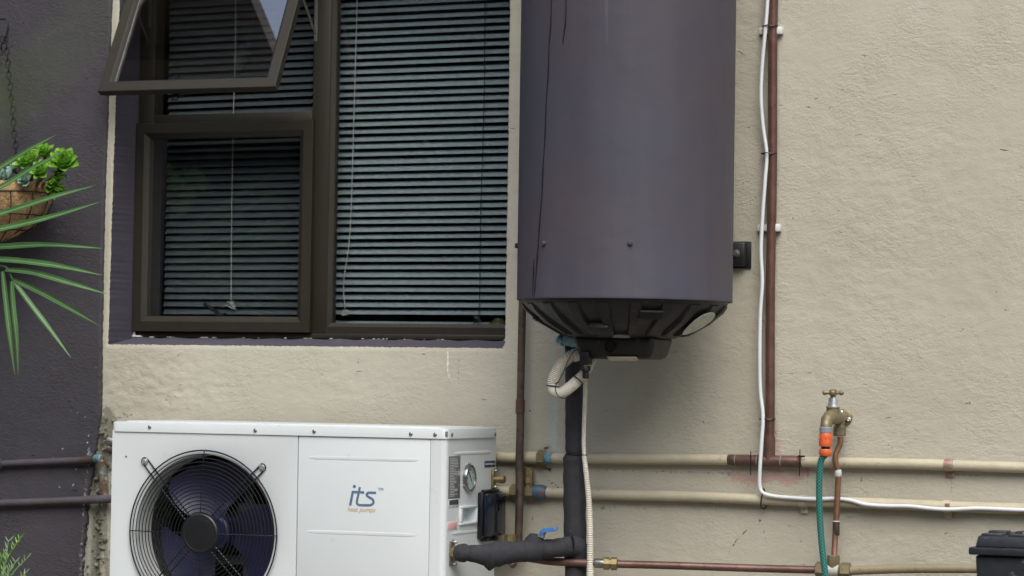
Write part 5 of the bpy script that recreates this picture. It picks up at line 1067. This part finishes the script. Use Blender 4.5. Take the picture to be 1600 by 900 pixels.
MB().span((bx0-.05, fy-.04, .002), (bx0+L+.1, fy+dp+.05, zb-.001), .008).build('plinth', 'concrete', None, 'grey concrete block under the black lidded box', 'plinth')

# ---------------------------------------------------------------- dark pipes at the left
dp1 = thing('wall_pipe', (-1.8421, -0.0300, 0.6047), 'upper dark painted pipe on the left wall ending in a green corroded elbow', 'pipe')
MB().tube(cr([(-2.3632, -0.0280, 0.5715), (-2.0140, -0.0280, 0.5959), (-1.8433, -0.0280, 0.6065), (-1.7484, -0.0280, 0.6124)], 8), .0098, 14).build('pipe_run', 'darkpipe', dp1)
MB().tube(cr([(-1.7505, -0.0280, 0.6124), (-1.7170, -0.0280, 0.6150), (-1.6961, -0.0280, 0.6164)], 6), .0108, 14).build('bare_end', 'greycopper', dp1)
q = Vector((-1.6878, -0.0280, 0.6175)); MB().lathe(q-Vector((.012, 0, 0)), (1, 0, 0), [(0, .0115), (.004, .0135), (.018, .0135), (.022, .010)], 12).build('corroded_elbow', 'teal', dp1)
MB().tube(cr([(-1.6808, -0.0260, 0.6268), (-1.6782, -0.0260, 0.6050), (-1.6766, -0.0240, 0.5758), (-1.6728, -0.0220, 0.5394), (-1.6711, -0.0200, 0.5066)], 5), [.009]*4+[.013]*6+[.0125]*11, 12).build('corroded_riser', copper('verdigris_copper', '#6f5a4e', '#76817a', .6, .46), dp1)
MB().tube(cr([(-2.0118, -0.0280, 0.5969), (-2.0054, -0.0280, 0.5971)], 3), .014, 14).build('socket', 'darkpipe', dp1)
dp2 = thing('wall_pipe', (-1.8394, -0.0300, 0.4929), 'lower dark painted pipe on the left wall running behind the heat pump', 'pipe')
MB().tube(cr([(-2.3591, -0.0300, 0.4646), (-2.0100, -0.0300, 0.4824), (-1.8606, -0.0300, 0.4913), (-1.7237, -0.0300, 0.4999)], 8), .0105, 14).build('pipe_run', 'darkpipe', dp2)
MB().tube(cr([(-1.7258, -0.0300, 0.4998), (-1.6715, -0.0300, 0.5032), (-1.5885, -0.0300, 0.5074), (-1.4650, -0.0300, 0.5128)], 5), .0122, 14).build('sleeve', 'darkpipe', dp2)
st = thing('pipe_stub', (-1.6460, -0.0300, 0.6677), 'grey capped pipe stub beside the top left corner of the heat pump', 'pipe')
MB().lathe((-1.6586, -0.0300, 0.6711), (.9, 0, -.2), [(0, .012), (.004, .0155), (.016, .0155), (.03, .013)], 14).build('cap', 'screw', st)
MB().tube(cr([(-1.6539, -0.0300, 0.6493), (-1.6413, -0.0300, 0.6441), (-1.6123, -0.0300, 0.6466)], 5), .013, 12).build('stub', 'greycopper', st)
# broken mortar along the edge of the dark paint
rnd = random.Random(21)
mo = MB()
for k in range(80):
    t = rnd.random(); c = Vector((-1.6791, -0.0040, 0.7307)).lerp(Vector((-1.7109, -0.0040, 0.2820)), t)+Vector((rnd.gauss(.004, .014), 0, rnd.gauss(0, .01)))
    s = rnd.uniform(.003, .009)*(1 if rnd.random() > .1 else 1.6); mo.box(c, (s, s*.7, s*rnd.uniform(.6, 1.6)), s*.3, Matrix.Rotation(rnd.uniform(0, 3), 3, Vector((rnd.random(), rnd.random(), rnd.random()))))
tag(mo.build('mortar_crumbs', mat('rough_mortar', '#7c7b6b', .95, 0, .35, 60, .003, 150, ('#55564a', .4, 40)), None, 'rough grey mortar crumbs along the wall edge left of the heat pump', 'mortar'), kind='stuff')

# ---------------------------------------------------------------- hanging basket and plants
HB = Vector((-1.9484, -0.1700, 1.3810)); R_ = .150
hb_ = thing('hanging_basket', HB+Vector((0, 0, -.15)), 'coir lined wire hanging basket against the dark wall', 'hanging basket')
m = MB(); n = 56; V = []; pr = [(.012, R_*.93), (.016, R_*.99), (.008, R_*1.02), (-.02, R_*1.0), (-.06, R_*.90), (-.10, R_*.70), (-.13, R_*.42), (-.145, R_*.15), (-.147, .002)]
rn = np.random.RandomState(4)
for h, r in pr:
    for k in range(n):
        a = 2*math.pi*k/n; j = 1+.022*math.sin(5*a+h*40)+.012*math.sin(13*a+h*90)+rn.uniform(-.008, .008); V.append((HB.x+r*j*math.cos(a), HB.y+r*j*math.sin(a), HB.z+h+rn.uniform(-.002, .002)))
m.add(V, [(i*n+k, i*n+(k+1) % n, (i+1)*n+(k+1) % n, (i+1)*n+k) for i in range(len(pr)-1) for k in range(n)])
m.build('coir_liner', 'coir', hb_, sharp=80)
MB().lathe(HB+Vector((0, 0, -.02)), (0, 0, 1), [(0, R_*.90), (.012, R_*.88), (.016, .05)], 24).build('soil', 'soil', hb_)
fib = MB()
for k in range(150):
    a = rnd.uniform(0, 6.28); h = rnd.uniform(-.10, .018); r = float(np.interp(h, [-.13, -.10, -.06, -.02, .016], [.42, .70, .90, 1.0, 1.02]))*R_; d = Vector((math.cos(a), math.sin(a), rnd.uniform(-.6, .8))); o = HB+Vector((r*math.cos(a), r*math.sin(a), h))
    t_ = Vector((-math.sin(a), math.cos(a), rnd.uniform(-1, 1)))*rnd.uniform(.004, .014); fib.tube([o, o+d*rnd.uniform(.002, .006)+t_*.5, o+d*rnd.uniform(.001, .008)+t_], .0004, 4)
tag(fib.build('coir_fibres', 'coir', hb_), kind='stuff')
MB().torus(HB+Vector((0, 0, -.012)), (0, 0, 1), R_*1.035, .0022, 60, 6).build('wire_hoop', 'blackmetal', hb_)
for h, rr_ in ((-.075, .86), (-.118, .58)): MB().torus(HB+Vector((0, 0, h)), (0, 0, 1), R_*rr_, .0016, 50, 5).build('wire_hoop', 'blackmetal', hb_)
for k in range(14):
    a = 2*math.pi*k/14+.1
    MB().tube(cr([HB+Vector((r*R_*1.03*math.cos(a+tw), r*R_*1.03*math.sin(a+tw), h)) for h, r, tw in ((-.012, 1, 0), (-.04, .975, .02), (-.075, .85, .05), (-.115, .6, .09), (-.147, .15, .12))], 4), .0015, 5).build('wire_rib', 'blackmetal', hb_)
lk = MB(); lk.tube([(0.0065*math.cos(2*math.pi*k/16), 0, .0115*math.sin(2*math.pi*k/16)) for k in range(16)], .0021, 6, closed=True); lkm = lk.mesh('link', 'blackmetal', (0, 0, 0))
c0, c1 = Vector((-1.9479, -0.1500, 1.8116)), Vector((-1.9527, -0.0500, 1.3818)); nl = int((c1-c0).length/.0165)
for k in range(nl+1):
    p = c0.lerp(c1, k/nl); o = link('chain_link', lkm, p+Vector((rnd.uniform(-.001, .001), 0, 0)), hb_, rot=(0, .05+rnd.uniform(-.08, .08), (k % 2)*1.57+.6))
c2 = HB+Vector((-.13, .05, -.01)); c2a = c0+Vector((-.01, 0, 0)); nl = int((c2-c2a).length/.0165)
for k in range(nl+1): link('chain_link', lkm, c2a.lerp(c2, k/nl), hb_, rot=(0, -.3, (k % 2)*1.57+.6))
MB().tube(cr([(-2.3941, -0.0000, 1.8925), (-2.3162, -0.0500, 1.8952), (-2.1622, -0.1500, 1.8814), (-1.9685, -0.1500, 1.8711), (-1.9493, -0.1500, 1.8687), (-1.9415, -0.1500, 1.8519), (-1.9441, -0.1500, 1.8299), (-1.9501, -0.1500, 1.8117), (-1.9565, -0.1500, 1.8156)], 6), .003, 8).build('hook', 'blackmetal', hb_)

def leaf_mesh(L, w, name, mt, cup=.25, tip=.35):
    m = MB(); V = []; n = 7
    for i in range(n+1):
        t = i/n; ww = w*(math.sin(math.pi*min(t*.86+.06, 1))**.8)*(1 if t < .8 else 1-(t-.8)*2.2); z = .28*L*t*t-.02*L
        for s in (-1, -.5, 0, .5, 1): V.append((L*t, ww*s*.5, z+cup*ww*s*s+(.0)))
    K = len(V); V += [(x, y, z-.0022*(1-.6*abs(((k % 5)-2)/2))) for k, (x, y, z) in enumerate(V)]
    F = []
    for i in range(n):
        for j in range(4): q = (i*5+j, i*5+j+1, i*5+6+j, i*5+5+j); F += [q, tuple(K+x for x in q[::-1])]
    for i in range(n): F += [(i*5, i*5+5, K+i*5+5, K+i*5), (i*5+4, K+i*5+4, K+i*5+9, i*5+9)]
    m.add(V, F); return m.mesh(name, mt, (0, 0, 0), 70)
lm1 = leaf_mesh(.037, .023, 'leaf', 'succulent'); lm2 = leaf_mesh(.030, .021, 'leaf', 'succulent2')
def rosette(c, ax, n, me, label, sc=1.0, group='succulents in the hanging basket', stem=None, droop=0):
    c = Vector(c); ax = Vector(ax).normalized(); t = thing('succulent_plant', c-ax*.02, label, 'plant', group)
    q = ax.to_track_quat('Z', 'X'); MB().tube(cr([c+ax*.004, c-ax*.015]+(stem or [c-ax*.03+Vector((0, 0, -.02))]), 5), .0045, 8).build('stem', 'stem', t)
    for k in range(n):
        f = k/n; el = 1.15-1.15*f-droop*f; a = k*2.39996; s = sc*(.45+.62*f); m_ = Matrix.Rotation(a, 4, 'Z') @ Matrix.Rotation(-el, 4, 'Y')
        o = link('leaf', me, c+ax*(.010*(1-f)), t); o.rotation_mode = 'QUATERNION'; o.rotation_quaternion = q @ m_.to_quaternion(); o.scale = (s, s, s)
base = HB+Vector((.05, -.02, .0))
rosette((-1.7059, -0.2200, 1.4449), (.25, -.75, .55), 30, lm1, 'bright green succulent rosette at the right edge of the basket', 1.35, stem=[(-1.7503, -0.2000, 1.4146), (-1.8076, -0.1800, 1.3859)])
rosette((-1.8058, -0.2400, 1.4466), (-.1, -.7, .7), 28, lm1, 'bright green succulent rosette at the left, just right of the chain', 1.25, stem=[(-1.8212, -0.2000, 1.4155), (-1.8409, -0.1800, 1.3791)])
rosette((-1.7890, -0.1900, 1.4738), (.05, -.55, .85), 22, lm1, 'small upright green succulent rosette, topmost in the basket', 1.1, stem=[(-1.8004, -0.1800, 1.4348), (-1.8261, -0.1700, 1.3796)])
rosette((-1.7596, -0.2500, 1.4200), (.0, -.85, .45), 22, lm1, 'small green succulent rosette lowest between the two large ones', 1.05, stem=[(-1.7877, -0.2200, 1.3956), (-1.8241, -0.1800, 1.3752)])
rosette((-1.8757, -0.2500, 1.4018), (.0, -.7, .6), 14, lm2, 'pale blue green succulent at the left edge of the picture', 1.2, stem=[(-1.9084, -0.2000, 1.3785)])
rosette((-1.8048, -0.2600, 1.3948), (.1, -.8, .5), 14, lm2, 'pale blue green succulent low on the coir rim', 1.1, stem=[(-1.8453, -0.2000, 1.3741)])
rosette((-1.8698, -0.2100, 1.4281), (-.2, -.6, .7), 10, lm2, 'pale blue green succulent half hidden behind the chain', 1.0, stem=[(-1.8829, -0.1800, 1.3759)])
# older leaves hanging below the right rosette
hg = thing('succulent_plant', (-1.7414, -0.2000, 1.3874), 'drooping green succulent leaves spilling over the right of the basket', 'plant', 'succulents in the hanging basket')
MB().tube(cr([(-1.7343, -0.2000, 1.4378), (-1.7460, -0.2000, 1.4055), (-1.7865, -0.1800, 1.3784)], 5), .004, 8).build('stem', 'stem', hg)
for k in range(30):
    p = Vector((-1.7270, -0.2050, 1.4337)).lerp(Vector((-1.7660, -0.2000, 1.3732)), rnd.random()); d = Vector((rnd.uniform(-.05, 1.2), rnd.uniform(-1, -.1), rnd.uniform(-.8, -.05))).normalized()
    o = link('leaf', lm1, p, hg); o.rotation_mode = 'QUATERNION'; o.rotation_quaternion = d.to_track_quat('X', 'Z'); s = rnd.uniform(.9, 1.4); o.scale = (s*1.1, s*.8, s)

def blade_leaf(parent, pts, w, mt, name='leaflet', fold=.35, roll=0.0):
    """long leaf with a folded keel; pts run base to tip"""
    q = cr(pts, 7); n = len(q); m = MB(); V = []; ac = []
    for i in range(n):
        t = i/(n-1); T = (q[min(i+1, n-1)]-q[max(i-1, 0)]).normalized(); view = Vector((.34, -.94, 0)); S = T.cross(view).normalized(); N = S.cross(T)
        S2 = (S*math.cos(roll)+N*math.sin(roll)); N2 = S2.cross(T)
        ww = w*(.55+.45*math.sin(math.pi*min(1, t*1.5+.1)/1.0) if t < .4 else 1)*min(1, ((1-t)*2.1)**.75+.03)
        for s in (-1, -.5, 0, .5, 1): V.append(q[i]+S2*(ww*s*.5)+N2*(-fold*ww*.5*(1-abs(s)))); ac.append(1.0 if s == 0 else (.35 if abs(s) < .8 else .65))
    F = [(i*5+j, i*5+j+1, i*5+6+j, i*5+5+j) for i in range(n-1) for j in range(4)]
    K = len(V); V2 = [v+Vector((0, .0006, 0)) for v in V]; F2 = [tuple(K+x for x in f[::-1]) for f in F]
    m.add(V+V2, F+F2, None, ac+ac); return m.build(name, mt, parent, sharp=80, fixn=False)
pf = thing('palm_frond', (-2.1958, -0.4200, 1.0545), 'arching palm frond with narrow leaflets fanning in from the left edge', 'palm')
MB().tube(cr([((-2.7050, -0.4200, 0.6318)[0], -.42, 0), (-2.6607, -0.4200, 0.6328), (-2.1747, -0.4500, 1.0358), (-1.8996, -0.4600, 1.1351), (-1.7592, -0.4500, 1.1512), (-1.7280, -0.4400, 1.1131)], 8), [.007]*8+[.006]*8+[.005]*8+[.004]*8+[.003]*9, 8).build('stalk', 'palm', pf)
for pts, w, rl in (([(-1.8807, -0.4600, 1.2002), (-1.7583, -0.4600, 1.2032), (-1.6172, -0.4600, 1.2079), (-1.4421, -0.4500, 1.1973)], .019, .5),
                   ([(-1.8388, -0.4600, 1.1632), (-1.7574, -0.4600, 1.1683), (-1.6261, -0.4600, 1.1575), (-1.5389, -0.4550, 1.1437), (-1.4424, -0.4500, 1.1249)], .017, .4),
                   ([(-1.7468, -0.4500, 1.1407), (-1.6617, -0.4500, 1.1336), (-1.5409, -0.4500, 1.1041), (-1.4313, -0.4400, 1.0744)], .016, .3),
                   ([(-1.7321, -0.4400, 1.1148), (-1.6465, -0.4400, 1.0818), (-1.5453, -0.4400, 1.0352), (-1.4588, -0.4300, 0.9892)], .015, -.2),
                   ([(-1.7279, -0.4400, 1.1114), (-1.6698, -0.4400, 1.0468), (-1.6038, -0.4400, 0.9741), (-1.5462, -0.4300, 0.9019)], .014, .5),
                   ([(-1.7547, -0.4500, 1.1354), (-1.7427, -0.4500, 1.0550), (-1.7259, -0.4500, 0.9503), (-1.7156, -0.4400, 0.8529)], .014, .2),
                   ([(-1.7257, -0.4500, 1.1075), (-1.7179, -0.4500, 1.0376), (-1.7057, -0.4500, 0.9505), (-1.7045, -0.4400, 0.8530)], .016, .8)):
    blade_leaf(pf, pts, w, 'palm', roll=rl)
pf2 = thing('palm_frond', (-2.1459, -0.5000, 1.2471), 'palm leaflets slanting up across the hanging basket', 'palm')
MB().tube(cr([((-2.6624, -0.4800, 0.7424)[0], -.48, 0), (-2.6185, -0.4800, 0.7432), (-2.1842, -0.5000, 1.1052), (-1.9459, -0.5200, 1.2623), (-1.8458, -0.5200, 1.3489), (-1.8064, -0.5200, 1.4008)], 8), [.007]*8+[.006]*8+[.005]*8+[.004]*8+[.003]*9, 8).build('stalk', 'palm', pf2)
for pts, w, rl in (([(-1.8458, -0.5200, 1.3489), (-1.7258, -0.5200, 1.4154), (-1.6367, -0.5200, 1.4625), (-1.5600, -0.5100, 1.5001)], .014, .3), ([(-1.8653, -0.5200, 1.3142), (-1.7245, -0.5200, 1.3615), (-1.6255, -0.5200, 1.4122), (-1.5234, -0.5100, 1.4597)], .015, .4),
                   ([(-1.9250, -0.5200, 1.2482), (-1.7228, -0.5200, 1.2903), (-1.5640, -0.5200, 1.3321), (-1.4385, -0.5100, 1.3623)], .018, .5), ([(-1.9446, -0.5200, 1.2097), (-1.7218, -0.5200, 1.2487), (-1.5628, -0.5200, 1.2804), (-1.4160, -0.5100, 1.3192)], .018, .4)):
    blade_leaf(pf2, pts, w, 'palm', roll=rl)
for p in (((-1.5620, -0.5100, 1.4992), (-1.5591, -0.5100, 1.5009)), ((-1.4414, -0.5100, 1.3615), (-1.4365, -0.5100, 1.3626)), ((-1.4199, -0.5100, 1.3179), (-1.4150, -0.5100, 1.3195))): MB().tube(p, .0012, 5).build('dry_tip', 'stem', pf2)

# sprig at the lower left
sg = thing('sprig_plant', (-1.8338, -0.3000, 0.1874), 'small grey green shrub tips at the lower left corner', 'plant')
rnd = random.Random(9)
for a, b, c, mt in (((-1.8379, -0.3000, 0.1872), (-1.8285, -0.3000, 0.3118), (-1.7770, -0.3000, 0.3988), 'succulent'), ((-1.8420, -0.3000, 0.1870), (-1.8243, -0.3000, 0.3084), (-1.8118, -0.3000, 0.3905), 'sprig'), ((-1.8359, -0.2900, 0.1866), (-1.8135, -0.2900, 0.2852), (-1.7572, -0.2900, 0.3458), 'sprig'), ((-1.8296, -0.3000, 0.1876), (-1.8155, -0.3000, 0.2857), (-1.7878, -0.3000, 0.3346), 'sprig'), ((-1.8462, -0.3000, 0.1868), (-1.8488, -0.3000, 0.2933), (-1.8295, -0.3000, 0.3508), 'succulent'), ((-1.8231, -0.2900, 0.1694), (-1.7961, -0.2900, 0.2504), (-1.7604, -0.2900, 0.3050), 'sprig')):
    q = cr([(a[0], a[1], 0), a, b, c], 8); MB().tube(q, [.0030-.0018*i/len(q) for i in range(len(q))], 6).build('stem', mt, sg)
    for i in range(13, len(q)):
        for s in (-1, 1):
            if rnd.random() < .25: continue
            T = (q[min(i+1, len(q)-1)]-q[i-1]).normalized(); d = (T*.7+Vector((s*rnd.uniform(.4, .9), rnd.uniform(-.5, .3), rnd.uniform(.0, .5)))).normalized(); L = rnd.uniform(.008, .020)
            MB().tube([q[i], q[i]+d*L*.5, q[i]+d*L+Vector((0, 0, .003))], [.0012, .0020, .0005], 5).build('leaf', mt, sg)
# tall grass clump close to the photographer; one blade arches through the corner, out of focus
gc = thing('grass_clump', (1.95, -7.0, 0), 'tall grass blade arching close to the camera, blurred at the top left', 'grass')
root = Vector((1.95, -7.0, 0))
blade_leaf(gc, [root, root+Vector((.06, .12, .35)), (2.0837, -6.6561, 0.8729), (2.1246, -6.6561, 0.9087), (2.1378, -6.6561, 0.9193), (2.1509, -6.6561, 0.9306), (2.1604, -6.6561, 0.9432)], .0022, 'blurleaf', 'grass_blade', .2)
for k in range(7):
    a = rnd.uniform(2.2, 4.2); h = rnd.uniform(.5, .8); d = Vector((math.cos(a), math.sin(a)*.5, 0)); blade_leaf(gc, [root, root+d*.1+Vector((0, 0, h*.6)), root+d*.3+Vector((0, 0, h)), root+d*.6+Vector((0, 0, h*.75))], .011, 'blurleaf', 'grass_blade', .2)
